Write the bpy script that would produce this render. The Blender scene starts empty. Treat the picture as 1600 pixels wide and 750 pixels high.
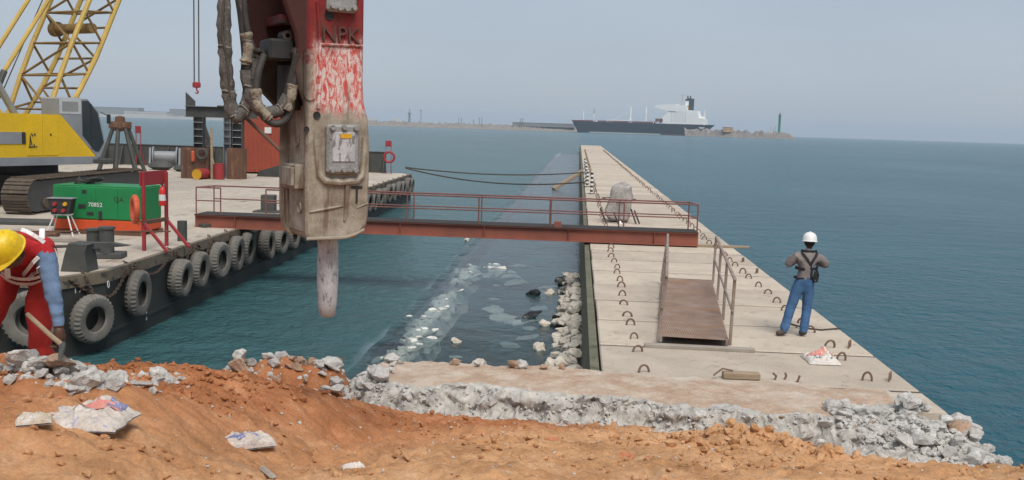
import bpy, bmesh, math, random
import numpy as np
from mathutils import Vector, Matrix, noise
R = math.radians
random.seed(7)
scene = bpy.context.scene
col = scene.collection

# ------------------------------------------------------------------ camera
cam_d = bpy.data.cameras.new('camera')
cam_d.lens = 35.0
cam_d.sensor_width = 36.0
cam_d.clip_start = 0.1
cam_d.clip_end = 30000
cam = bpy.data.objects.new('camera', cam_d)
col.objects.link(cam)
cam.matrix_world = Matrix.Translation((0, 0, 5.15)) @ Matrix.Rotation(R(3.65), 4, 'Z') @ Matrix.Rotation(R(90 - 6.45), 4, 'X') @ Matrix.Rotation(R(1.75), 4, 'Z')
scene.camera = cam

# ------------------------------------------------------------------ sky, sun, exposure
SUN = Vector((0.20, -0.52, 0.83)).normalized()
world = bpy.data.worlds.new('World')
scene.world = world
world.use_nodes = True
wt = world.node_tree
sky = wt.nodes.new('ShaderNodeTexSky')
sky.sky_type = 'NISHITA'
sky.sun_disc = False
sky.sun_elevation = math.asin(SUN.z)
sky.sun_rotation = math.atan2(SUN.x, SUN.y)
sky.air_density = 1.0
sky.dust_density = 1.6
sky.ozone_density = 1.5
sky.altitude = 0
bg = wt.nodes['Background']
# milky tropical haze: the clear-sky model evenly blended with one grey-blue
wmix = wt.nodes.new('ShaderNodeMix')
wmix.data_type = 'RGBA'
wmix.inputs[0].default_value = 0.86
wn = wt.nodes.new('ShaderNodeTexNoise'); wn.inputs['Scale'].default_value = 3.0; wn.inputs['Detail'].default_value = 5
wmp = wt.nodes.new('ShaderNodeMapping'); wmp.inputs['Scale'].default_value = (1, 1, 3.0); wtc = wt.nodes.new('ShaderNodeTexCoord')
wt.links.new(wtc.outputs['Generated'], wmp.inputs['Vector']); wt.links.new(wmp.outputs[0], wn.inputs['Vector'])
wr = wt.nodes.new('ShaderNodeValToRGB')
wr.color_ramp.elements[0].position = 0.3; wr.color_ramp.elements[0].color = (2.30, 2.60, 3.05, 1)
wr.color_ramp.elements[1].position = 0.7; wr.color_ramp.elements[1].color = (2.52, 2.80, 3.22, 1)
wt.links.new(wn.outputs['Fac'], wr.inputs[0]); wt.links.new(wr.outputs[0], wmix.inputs[7])
wt.links.new(sky.outputs[0], wmix.inputs[6])
wt.links.new(wmix.outputs[2], bg.inputs[0])
bg.inputs[1].default_value = 0.13
sun_d = bpy.data.lights.new('sun', 'SUN')
sun_d.energy = 2.5
sun_d.angle = R(34)
sun_d.color = (1.0, 0.94, 0.86)
sun = bpy.data.objects.new('sun', sun_d)
col.objects.link(sun)
sun.rotation_euler = SUN.to_track_quat('Z', 'Y').to_euler()
scene.view_settings.view_transform = 'Standard'
scene.view_settings.look = 'None'
scene.view_settings.gamma = 1
scene.view_settings.use_curve_mapping = False
scene.view_settings.exposure = 0.45
scene.render.engine = 'CYCLES'
scene.cycles.use_denoising = True
scene.cycles.max_bounces = 8
scene.cycles.volume_bounces = 4
scene.cycles.transparent_max_bounces = 12

# ------------------------------------------------------------------ materials
def lin(c):
    return tuple(((v / 255 + 0.055) / 1.055) ** 2.4 if v / 255 > 0.04045 else v / 255 / 12.92 for v in c)

class NT:
    """small node-tree helper"""
    def __init__(s, name):
        s.m = bpy.data.materials.new(name)
        s.m.use_nodes = True
        s.t = s.m.node_tree
        s.b = s.t.nodes['Principled BSDF']
        s.out = s.t.nodes['Material Output']
    def n(s, typ, **kw):
        nd = s.t.nodes.new(typ)
        for k, v in kw.items():
            setattr(nd, k, v)
        return nd
    def l(s, a, b):
        s.t.links.new(a, b)
    def pos(s, kind='world'):
        if kind == 'world':
            return s.n('ShaderNodeNewGeometry').outputs['Position']
        return s.n('ShaderNodeTexCoord').outputs['Object']
    def mapping(s, vec, scale):
        mp = s.n('ShaderNodeMapping')
        mp.inputs['Scale'].default_value = scale
        s.l(vec, mp.inputs['Vector'])
        return mp.outputs[0]
    def noise(s, vec, scale, detail=6, rough=0.6, dist=0.0):
        nd = s.n('ShaderNodeTexNoise')
        nd.inputs['Scale'].default_value = scale
        nd.inputs['Detail'].default_value = detail
        nd.inputs['Roughness'].default_value = rough
        nd.inputs['Distortion'].default_value = dist
        s.l(vec, nd.inputs['Vector'])
        return nd.outputs['Fac']
    def ramp(s, fac, stops):
        rp = s.n('ShaderNodeValToRGB')
        el = rp.color_ramp.elements
        while len(el) < len(stops):
            el.new(0.5)
        for e, (p, c) in zip(el, stops):
            e.position = p
            e.color = (*c, 1) if len(c) == 3 else c
        s.l(fac, rp.inputs[0])
        return rp.outputs[0]
    def mix(s, fac, a, b, mode='MIX'):
        mx = s.n('ShaderNodeMix', data_type='RGBA', blend_type=mode)
        for sock, v in ((mx.inputs[0], fac), (mx.inputs[6], a), (mx.inputs[7], b)):
            if hasattr(v, 'is_output'):
                s.l(v, sock)
            elif isinstance(v, (int, float)):
                sock.default_value = v
            else:
                sock.default_value = (*v, 1)
        return mx.outputs[2]
    def math(s, op, a, b=None, clamp=False):
        mt = s.n('ShaderNodeMath', operation=op, use_clamp=clamp)
        for sock, v in ((mt.inputs[0], a), (mt.inputs[1], b)):
            if v is None:
                continue
            if hasattr(v, 'is_output'):
                s.l(v, sock)
            else:
                sock.default_value = v
        return mt.outputs[0]
    def bump(s, h, strength, dist=0.02):
        bp = s.n('ShaderNodeBump')
        bp.inputs['Strength'].default_value = strength
        bp.inputs['Distance'].default_value = dist
        s.l(h, bp.inputs['Height'])
        s.l(bp.outputs[0], s.b.inputs['Normal'])
        return bp
    def set(s, **kw):
        for k, v in kw.items():
            sock = s.b.inputs[k.replace('_', ' ')]
            if hasattr(v, 'is_output'):
                s.l(v, sock)
            elif isinstance(v, tuple):
                sock.default_value = (*v, 1) if len(v) == 3 else v
            else:
                sock.default_value = v

def wear(name, c1, c2, c3=None, scale=3.0, rough=0.8, metal=0.0, bump=0.25, bdist=0.01, fine=60.0, c3at=0.62, space='world', stretch=(1, 1, 1), spec=0.4):
    """base colour c1 varied to c2 by noise, c3 in patches (rust, stains, chips); fine bump"""
    t = NT(name)
    v = t.mapping(t.pos(space), stretch)
    n1 = t.noise(v, scale, 7, 0.65)
    c = t.ramp(n1, [(0.32, c1), (0.68, c2)])
    n2 = t.noise(v, scale * 2.7, 9, 0.72, 0.4)
    if c3:
        k = t.ramp(n2, [(c3at - 0.03, (0, 0, 0)), (c3at + 0.05, (1, 1, 1))])
        c = t.mix(k, c, c3)
    nf = t.noise(v, fine, 4, 0.7)
    g = t.ramp(nf, [(0.25, (0.72, 0.72, 0.72)), (0.75, (1.15, 1.15, 1.15))])
    c = t.mix(1.0, c, g, 'MULTIPLY')
    t.set(Base_Color=c, Roughness=rough, Metallic=metal, Specular_IOR_Level=spec)
    h = t.math('ADD', t.math('MULTIPLY', n2, 1.0), t.math('MULTIPLY', nf, 0.5))
    t.bump(h, bump, bdist)
    return t.m

M = {}
M['dirt'] = None
M['deck_concrete'] = wear('pier concrete', (0.55, 0.475, 0.385), (0.43, 0.37, 0.30), (0.33, 0.28, 0.225), 1.3, 0.9, 0, 0.35, 0.008, 40, 0.60)
def tint_by_piece(m):
    nt = m.node_tree; b = nt.nodes['Principled BSDF']; src = b.inputs['Base Color'].links[0].from_socket
    oi = nt.nodes.new('ShaderNodeObjectInfo'); rp = nt.nodes.new('ShaderNodeValToRGB'); mx = nt.nodes.new('ShaderNodeMix'); mx.data_type = 'RGBA'; mx.blend_type = 'MULTIPLY'; mx.inputs[0].default_value = 1
    rp.color_ramp.elements[0].color = (0.84, 0.83, 0.83, 1); rp.color_ramp.elements[1].color = (1.08, 1.08, 1.07, 1)
    nt.links.new(oi.outputs['Random'], rp.inputs[0]); nt.links.new(src, mx.inputs[6]); nt.links.new(rp.outputs[0], mx.inputs[7]); nt.links.new(mx.outputs[2], b.inputs['Base Color'])
tint_by_piece(M['deck_concrete'])
M['wall_weed'] = wear('weedy wall', (0.10, 0.105, 0.065), (0.17, 0.16, 0.11), (0.05, 0.055, 0.035), 1.4, 0.85, 0, 0.5, 0.02, 30, 0.6, 'world', (1, 1, 0.4))
M['barge_deck'] = wear('barge deck', (0.52, 0.46, 0.38), (0.38, 0.33, 0.27), (0.24, 0.18, 0.13), 0.55, 0.85, 0, 0.25, 0.008, 18, 0.60, 'world', (1, 0.5, 1))
M['hull'] = wear('hull paint', (0.022, 0.026, 0.026), (0.045, 0.047, 0.042), (0.11, 0.075, 0.04), 0.8, 0.6, 0, 0.3, 0.015, 20, 0.66, 'world', (1, 1, 0.35))
M['hull_edge'] = wear('worn hull edge', (0.20, 0.16, 0.11), (0.12, 0.10, 0.075), (0.045, 0.045, 0.04), 1.5, 0.75, 0, 0.3, 0.01, 25, 0.56)
M['rubber'] = wear('tyre rubber', (0.115, 0.108, 0.095), (0.19, 0.18, 0.16), (0.05, 0.05, 0.048), 3, 0.9, 0, 0.35, 0.01, 60, 0.68)
M['chain'] = wear('rusty chain', (0.10, 0.065, 0.045), (0.06, 0.045, 0.04), None, 5, 0.8, 0.2)
M['rust_beam'] = wear('rusty red beam', (0.30, 0.095, 0.06), (0.20, 0.07, 0.05), (0.40, 0.21, 0.13), 1.1, 0.75, 0, 0.25, 0.008, 45, 0.70)
M['rail'] = wear('railing paint', (0.24, 0.10, 0.085), (0.16, 0.07, 0.06), (0.34, 0.23, 0.2), 2.5, 0.7, 0, 0.2, 0.004, 60, 0.66)
M['dark_gap'] = wear('dark steel', (0.03, 0.025, 0.022), (0.05, 0.04, 0.035), None, 3, 0.8)
M['ramp_rail'] = wear('ramp railing', (0.34, 0.285, 0.24), (0.22, 0.15, 0.12), (0.13, 0.07, 0.05), 3.5, 0.75, 0, 0.2, 0.004, 60, 0.64)
M['hook'] = wear('rusty lifting eye', (0.15, 0.095, 0.07), (0.22, 0.14, 0.105), (0.09, 0.055, 0.04), 9, 0.85)
M['timber'] = wear('weathered timber', (0.26, 0.19, 0.125), (0.38, 0.30, 0.21), (0.15, 0.11, 0.075), 2.5, 0.9, 0, 0.4, 0.008, 40, 0.66, 'world', (1, 6, 6))
M['grey_timber'] = wear('grey plank', (0.36, 0.32, 0.27), (0.27, 0.235, 0.2), (0.17, 0.14, 0.12), 3, 0.9, 0, 0.3)
M['yellow'] = wear('crane yellow', (0.72, 0.46, 0.012), (0.62, 0.40, 0.015), (0.42, 0.27, 0.03), 1.2, 0.45, 0, 0.05, 0.004, 25, 0.74)
M['boom'] = wear('boom yellow', (0.58, 0.40, 0.10), (0.44, 0.30, 0.075), (0.20, 0.11, 0.045), 1.4, 0.6, 0, 0.1, 0.004, 25, 0.62)
M['brace'] = wear('lacing', (0.30, 0.19, 0.06), (0.17, 0.105, 0.045), (0.08, 0.055, 0.04), 1.4, 0.7, 0, 0.1, 0.004, 25, 0.6)
M['grey_paint'] = wear('grey paint', (0.20, 0.215, 0.23), (0.27, 0.285, 0.30), None, 1.2, 0.5, 0, 0.05)
M['pale_grey'] = wear('pale grey paint', (0.52, 0.54, 0.56), (0.42, 0.44, 0.46), None, 1.2, 0.5, 0, 0.05)
M['black'] = wear('black paint', (0.02, 0.02, 0.021), (0.035, 0.034, 0.034), None, 3, 0.6)
M['steel_dark'] = wear('dark green steel', (0.05, 0.055, 0.052), (0.08, 0.08, 0.072), (0.13, 0.085, 0.055), 2.0, 0.65, 0, 0.2, 0.006, 30, 0.66)
M['track'] = wear('crawler track', (0.12, 0.092, 0.066), (0.075, 0.06, 0.048), (0.19, 0.145, 0.10), 2.5, 0.85, 0.1, 0.4, 0.015, 30)
M['green'] = wear('green enamel', (0.010, 0.21, 0.062), (0.012, 0.17, 0.052), (0.03, 0.10, 0.045), 1.5, 0.5, 0, 0.08, 0.004, 30, 0.72)
M['orange'] = wear('orange enamel', (0.62, 0.085, 0.02), (0.52, 0.07, 0.02), (0.28, 0.06, 0.03), 1.5, 0.55, 0, 0.08, 0.004, 30, 0.68)
M['red'] = wear('red paint', (0.36, 0.035, 0.04), (0.27, 0.028, 0.032), (0.16, 0.05, 0.045), 2.5, 0.6, 0, 0.15, 0.005, 40, 0.66)
M['bright_red'] = wear('bright red', (0.62, 0.03, 0.025), (0.52, 0.028, 0.022), None, 3, 0.4)
M['ring_orange'] = wear('buoy orange', (0.60, 0.115, 0.045), (0.48, 0.085, 0.04), None, 3, 0.6)
M['white'] = wear('white paint', (0.74, 0.74, 0.72), (0.62, 0.62, 0.6), None, 2, 0.5, 0, 0.05)
M['rusty'] = wear('rusty plate', (0.17, 0.085, 0.05), (0.11, 0.06, 0.042), (0.26, 0.15, 0.09), 1.0, 0.85, 0, 0.3, 0.01, 30, 0.6, 'world', (1, 1, 0.5))
M['container'] = wear('container red', (0.36, 0.075, 0.04), (0.29, 0.06, 0.035), (0.17, 0.05, 0.03), 0.9, 0.6, 0, 0.1, 0.005, 20, 0.66)
M['drum_yellow'] = wear('drum yellow', (0.66, 0.36, 0.015), (0.55, 0.30, 0.02), (0.30, 0.14, 0.03), 2.5, 0.6)
M['glass'] = wear('dark glass', (0.02, 0.026, 0.03), (0.03, 0.036, 0.04), None, 1, 0.08, 0, 0.0, spec=0.6)
M['pale_glass'] = wear('pale glass', (0.22, 0.23, 0.22), (0.28, 0.28, 0.27), None, 1, 0.15, 0, 0.0, spec=0.6)
M['rope'] = wear('rope', (0.055, 0.05, 0.042), (0.10, 0.085, 0.066), None, 12, 0.95)
M['skin'] = wear('skin', (0.095, 0.045, 0.028), (0.075, 0.035, 0.022), None, 8, 0.55)
M['hair'] = wear('hair', (0.008, 0.007, 0.007), (0.014, 0.012, 0.012), None, 20, 0.7)
M['shirt_grey'] = wear('grey shirt', (0.25, 0.215, 0.20), (0.18, 0.155, 0.15), None, 6, 0.9, 0, 0.5, 0.012, 70)
M['jeans'] = wear('jeans', (0.075, 0.17, 0.33), (0.045, 0.11, 0.23), (0.14, 0.26, 0.42), 5, 0.9, 0, 0.5, 0.012, 90, 0.66)
M['boots'] = wear('boots', (0.10, 0.07, 0.048), (0.06, 0.045, 0.035), None, 8, 0.8)
M['harness'] = wear('harness', (0.012, 0.012, 0.014), (0.022, 0.022, 0.024), None, 10, 0.8)
M['helmet_white'] = wear('white helmet', (0.80, 0.80, 0.77), (0.74, 0.74, 0.71), None, 3, 0.3, 0, 0.0)
M['helmet_yellow'] = wear('yellow helmet', (0.72, 0.50, 0.012), (0.62, 0.42, 0.012), (0.40, 0.27, 0.03), 6, 0.4, 0, 0.05, 0.002, 40, 0.72)
M['trousers_red'] = wear('red trousers', (0.50, 0.030, 0.020), (0.36, 0.022, 0.018), None, 4, 0.9, 0, 0.3, 0.012, 120)
M['vest_red'] = wear('red vest', (0.50, 0.018, 0.020), (0.38, 0.015, 0.018), None, 4, 0.85, 0, 0.25, 0.01, 120)
M['reflective'] = wear('reflective tape', (0.82, 0.82, 0.80), (0.66, 0.66, 0.66), None, 12, 0.4, 0, 0.2)
M['shirt_blue'] = wear('blue shirt', (0.15, 0.235, 0.37), (0.11, 0.18, 0.30), None, 4, 0.9, 0, 0.2, 0.008, 120)
M['chisel'] = wear('worn steel', (0.38, 0.385, 0.40), (0.56, 0.56, 0.57), (0.20, 0.19, 0.185), 7, 0.65, 0.1, 0.35, 0.006, 60, 0.56, 'world', (1, 1, 0.45))
M['cover_metal'] = wear('cover plate', (0.36, 0.355, 0.34), (0.25, 0.245, 0.24), (0.11, 0.10, 0.10), 9, 0.6, 0.2, 0.25, 0.004, 60, 0.60)
M['hose'] = wear('hose rubber', (0.035, 0.032, 0.03), (0.06, 0.055, 0.05), None, 10, 0.7)
M['rag'] = wear('dusty rag', (0.44, 0.38, 0.29), (0.24, 0.20, 0.16), (0.10, 0.085, 0.07), 14, 0.9, 0, 1.0, 0.02, 60, 0.56)
M['hose_wrap'] = wear('hose wrapping', (0.19, 0.175, 0.16), (0.085, 0.078, 0.072), (0.44, 0.40, 0.35), 13, 0.85, 0, 1.0, 0.025, 60, 0.60, 'world', (1, 1, 0.55))
M['rubble'] = wear('broken concrete', (0.60, 0.58, 0.55), (0.44, 0.425, 0.40), (0.70, 0.67, 0.62), 5, 0.95, 0, 0.9, 0.03, 25, 0.62)
M['rubble_stained'] = wear('stained concrete chunk', (0.46, 0.33, 0.24), (0.34, 0.20, 0.12), (0.40, 0.38, 0.36), 4, 0.95, 0, 0.8, 0.03, 25, 0.58)
M['riprap'] = wear('pale boulder', (0.68, 0.63, 0.54), (0.52, 0.47, 0.39), (0.30, 0.26, 0.20), 2.5, 0.9, 0, 0.6, 0.03, 14, 0.62)
M['riprap_sunk'] = wear('pale sunk slab', (0.74, 0.73, 0.68), (0.54, 0.54, 0.50), (0.30, 0.30, 0.27), 2.5, 0.9, 0, 0.4, 0.02, 14)
M['black_stone'] = wear('black wet stone', (0.008, 0.009, 0.010), (0.016, 0.017, 0.018), None, 3, 0.35, 0, 0.4, 0.02, 14)
M['sack'] = wear('pale sack', (0.68, 0.63, 0.57), (0.56, 0.52, 0.48), (0.60, 0.36, 0.28), 6, 0.7, 0, 0.5, 0.01, 50, 0.66)
M['sack_print'] = wear('printed sack', (0.60, 0.54, 0.48), (0.46, 0.40, 0.34), (0.27, 0.27, 0.40), 8, 0.6, 0, 0.5, 0.01, 50, 0.58)
M['sack_dirty'] = wear('dirty sack', (0.44, 0.36, 0.27), (0.56, 0.50, 0.43), (0.62, 0.59, 0.56), 6, 0.8, 0, 0.5, 0.01, 50, 0.56)
M['brick'] = wear('brick', (0.42, 0.15, 0.075), (0.50, 0.21, 0.11), None, 9, 0.9, 0, 0.5)
M['tarp'] = wear('wrapped block', (0.42, 0.39, 0.36), (0.27, 0.245, 0.23), (0.56, 0.52, 0.48), 3.2, 0.85, 0, 0.6, 0.03, 12, 0.6)
M['ship_hull'] = wear('ship hull', (0.018, 0.024, 0.03), (0.025, 0.03, 0.036), None, 0.05, 0.6, 0, 0, 0.01, 1)
M['ship_red'] = wear('antifouling', (0.10, 0.035, 0.035), (0.08, 0.03, 0.03), None, 0.05, 0.8, 0, 0, 0.01, 1)
M['ship_boot'] = wear('ship boot top', (0.50, 0.52, 0.45), (0.42, 0.44, 0.40), None, 0.05, 0.8, 0, 0, 0.01, 1)
M['ship_white'] = wear('ship white', (0.88, 0.88, 0.86), (0.82, 0.82, 0.80), None, 0.05, 0.6, 0, 0, 0.01, 1)
M['ship_deck'] = wear('ship deck', (0.20, 0.07, 0.05), (0.15, 0.06, 0.05), None, 0.05, 0.8, 0, 0, 0.01, 1)
M['far_rock'] = wear('far rock', (0.28, 0.245, 0.215), (0.18, 0.16, 0.145), (0.38, 0.33, 0.29), 0.22, 0.95, 0, 0.6, 0.8, 1.2, 0.58)
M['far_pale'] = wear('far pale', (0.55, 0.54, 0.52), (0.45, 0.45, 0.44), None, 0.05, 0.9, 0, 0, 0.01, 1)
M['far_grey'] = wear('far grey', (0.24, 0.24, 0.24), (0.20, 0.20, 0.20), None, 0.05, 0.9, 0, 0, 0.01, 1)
M['light_green'] = wear('lighthouse green', (0.01, 0.24, 0.15), (0.012, 0.20, 0.13), None, 0.2, 0.6, 0, 0, 0.01, 1)
M['ochre'] = wear('ochre wall', (0.55, 0.32, 0.14), (0.48, 0.28, 0.13), None, 0.2, 0.9, 0, 0, 0.01, 1)

def dirt_material():
    t = NT('dirt')
    v = t.pos('world')
    n1 = t.noise(v, 0.55, 6, 0.6)
    sep = t.n('ShaderNodeSeparateXYZ')
    t.l(v, sep.inputs[0])
    # freshly dug red earth of the mound on the left, trampled tan sand on the right
    side = t.math('ADD', t.math('MULTIPLY', sep.outputs[0], -0.50), t.math('MULTIPLY', sep.outputs[1], 0.25))
    side = t.math('ADD', side, t.math('MULTIPLY', n1, 1.1))
    k = t.ramp(t.math('SUBTRACT', side, 2.98), [(0.0, (0, 0, 0)), (0.9, (1, 1, 1))])
    tan = t.ramp(t.noise(v, 2.3, 8, 0.7), [(0.28, (0.40, 0.205, 0.095)), (0.5, (0.54, 0.30, 0.15)), (0.75, (0.66, 0.43, 0.26))])
    red = t.ramp(t.noise(v, 3.1, 8, 0.7), [(0.3, (0.29, 0.11, 0.046)), (0.55, (0.43, 0.18, 0.080)), (0.8, (0.58, 0.34, 0.19))])
    c = t.mix(k, tan, red)
    nf = t.noise(v, 38, 5, 0.75)
    c = t.mix(1.0, c, t.ramp(nf, [(0.28, (0.74, 0.72, 0.70)), (0.7, (1.12, 1.12, 1.12))]), 'MULTIPLY')
    pt = t.noise(v, 0.9, 7, 0.7)
    c = t.mix(1.0, c, t.ramp(pt, [(0.3, (0.72, 0.71, 0.70)), (0.48, (1.0, 1.0, 1.0)), (0.70, (1.16, 1.20, 1.25))]), 'MULTIPLY')
    # pale concrete dust flecks
    fl = t.ramp(t.noise(v, 55, 2, 0.5), [(0.70, (0, 0, 0)), (0.74, (1, 1, 1))])
    c = t.mix(t.math('MULTIPLY', fl, 0.55), c, (0.55, 0.46, 0.38))
    t.set(Base_Color=c, Roughness=0.97, Specular_IOR_Level=0.15)
    h = t.math('ADD', t.math('MULTIPLY', t.noise(v, 14, 8, 0.72), 1.0), t.math('MULTIPLY', nf, 0.45))
    t.bump(h, 0.65, 0.04)
    return t.m
M['dirt'] = dirt_material()

def cope_material():
    t = NT('cope concrete')
    v = t.pos('world')
    geo = t.n('ShaderNodeNewGeometry')
    sep = t.n('ShaderNodeSeparateXYZ')
    t.l(geo.outputs['True Normal'], sep.inputs[0])
    # vertex colour 'broken' : where the surface is freshly broken
    at = t.n('ShaderNodeAttribute', attribute_name='broken')
    top = t.ramp(t.noise(v, 2.2, 9, 0.75), [(0.28, (0.33, 0.215, 0.15)), (0.48, (0.46, 0.335, 0.245)), (0.62, (0.54, 0.44, 0.345)), (0.75, (0.62, 0.55, 0.46))])
    st = t.ramp(t.noise(t.mapping(v, (2.5, 5, 1)), 3.0, 8, 0.75, 1.2), [(0.54, (0, 0, 0)), (0.66, (1, 1, 1))])
    top = t.mix(t.math('MULTIPLY', st, 0.55), top, (0.60, 0.53, 0.43))
    brk = t.ramp(t.noise(v, 7, 9, 0.75), [(0.28, (0.24, 0.23, 0.21)), (0.5, (0.46, 0.44, 0.405)), (0.7, (0.66, 0.635, 0.59))])
    k = t.math('ADD', at.outputs['Fac'], t.math('MULTIPLY', t.math('SUBTRACT', t.noise(v, 4, 6, 0.7), 0.5), 0.7))
    k = t.ramp(k, [(0.42, (0, 0, 0)), (0.58, (1, 1, 1))])
    c = t.mix(k, top, brk)
    du = t.ramp(t.noise(v, 1.1, 6, 0.7), [(0.45, (0, 0, 0)), (0.7, (1, 1, 1))])
    c = t.mix(t.math('MULTIPLY', du, 0.45), c, (0.60, 0.56, 0.50))
    nf = t.noise(v, 45, 4, 0.7)
    c = t.mix(1.0, c, t.ramp(nf, [(0.25, (0.75, 0.75, 0.75)), (0.75, (1.12, 1.12, 1.12))]), 'MULTIPLY')
    t.set(Base_Color=c, Roughness=0.95, Specular_IOR_Level=0.2)
    h = t.math('ADD', t.noise(v, 16, 8, 0.75), t.math('MULTIPLY', nf, 0.4))
    t.bump(h, 0.7, 0.03)
    return t.m
M['cope'] = cope_material()

def sea_material():
    t = NT('sea water')
    v = t.pos('world')
    sep = t.n('ShaderNodeSeparateXYZ')
    t.l(v, sep.inputs[0])
    X, Y = sep.outputs[0], sep.outputs[1]
    wob = t.math('MULTIPLY', t.math('SUBTRACT', t.noise(v, 0.25, 3, 0.5), 0.5), 1.0)
    xx = t.math('ADD', X, wob)
    # sheltered shallow strip over the rubble berm between the rock bund and the jetty wall
    a = t.math('MULTIPLY', t.math('ADD', xx, 4.75), 2.2, True)
    b = t.math('MULTIPLY', t.math('SUBTRACT', 2.0, X), 2.0, True)
    e = t.math('MULTIPLY', t.math('SUBTRACT', 225.0, Y), 0.04, True)
    strip = t.math('MULTIPLY', t.math('MULTIPLY', a, b), e)
    big = t.noise(t.mapping(v, (0.5, 1.0, 1)), 0.03, 4, 0.55)
    c = t.ramp(big, [(0.3, (0.008, 0.070, 0.098)), (0.7, (0.013, 0.090, 0.120))])
    # greener, milky water between the barge and the strip
    inner = t.math('MULTIPLY', t.math('SUBTRACT', 1.0, X), 0.6, True)
    c = t.mix(inner, c, (0.036, 0.098, 0.105))
    # waves: crests run across the view, smaller ones ride on larger ones
    w1 = t.noise(t.mapping(v, (1.35, 1.0, 1)), 1.7, 5, 0.62, 0.5)
    w2 = t.noise(t.mapping(v, (0.8, 1.1, 1)), 0.36, 4, 0.55, 0.3)
    w3 = t.noise(t.mapping(v, (1.5, 1.0, 1)), 4.6, 3, 0.55, 0.3)
    h = t.math('ADD', t.math('ADD', t.math('MULTIPLY', w1, 0.42), t.math('MULTIPLY', w2, 0.70)), t.math('MULTIPLY', w3, 0.13))
    amp = t.math('SUBTRACT', 1.0, t.math('MULTIPLY', strip, 0.86))
    gust = t.ramp(t.noise(t.mapping(v, (1, 0.5, 1)), 0.035, 4, 0.6), [(0.3, (0.55, 0.55, 0.55)), (0.7, (1.2, 1.2, 1.2))])
    h = t.math('MULTIPLY', t.math('MULTIPLY', h, amp), gust)
    t.set(Base_Color=c, Roughness=0.2, IOR=1.333, Specular_IOR_Level=0.2)
    t.bump(h, 1.0, 0.75)
    # the shallow strip lets the stones below show through
    tr = t.n('ShaderNodeBsdfTransparent')
    tr.inputs[0].default_value = (0.74, 0.82, 0.83, 1)
    gl = t.n('ShaderNodeBsdfGlossy')
    gl.inputs['Roughness'].default_value = 0.06
    bp = t.n('ShaderNodeBump')
    bp.inputs['Strength'].default_value = 1.0
    bp.inputs['Distance'].default_value = 0.62
    t.l(h, bp.inputs['Height'])
    t.l(bp.outputs[0], gl.inputs['Normal'])
    fr = t.n('ShaderNodeFresnel')
    fr.inputs['IOR'].default_value = 1.333
    t.l(bp.outputs[0], fr.inputs['Normal'])
    m1 = t.n('ShaderNodeMixShader')
    t.l(fr.outputs[0], m1.inputs[0]); t.l(tr.outputs[0], m1.inputs[1]); t.l(gl.outputs[0], m1.inputs[2])
    m2 = t.n('ShaderNodeMixShader')
    murk = t.ramp(t.noise(v, 0.5, 5, 0.6), [(0.3, (0.35, 0.35, 0.35)), (0.65, (0.86, 0.86, 0.86))])
    near = t.math('SUBTRACT', 1.35, t.math('MULTIPLY', t.math('ABSOLUTE', t.math('ADD', X, 3.85)), 2.2), True)
    murk = t.math('MAXIMUM', murk, t.math('MULTIPLY', near, 0.93))
    t.l(t.math('MULTIPLY', strip, murk), m2.inputs[0]); t.l(t.b.outputs[0], m2.inputs[1]); t.l(m1.outputs[0], m2.inputs[2])
    t.l(m2.outputs[0], t.out.inputs['Surface'])
    return t.m
M['sea'] = sea_material()

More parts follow.
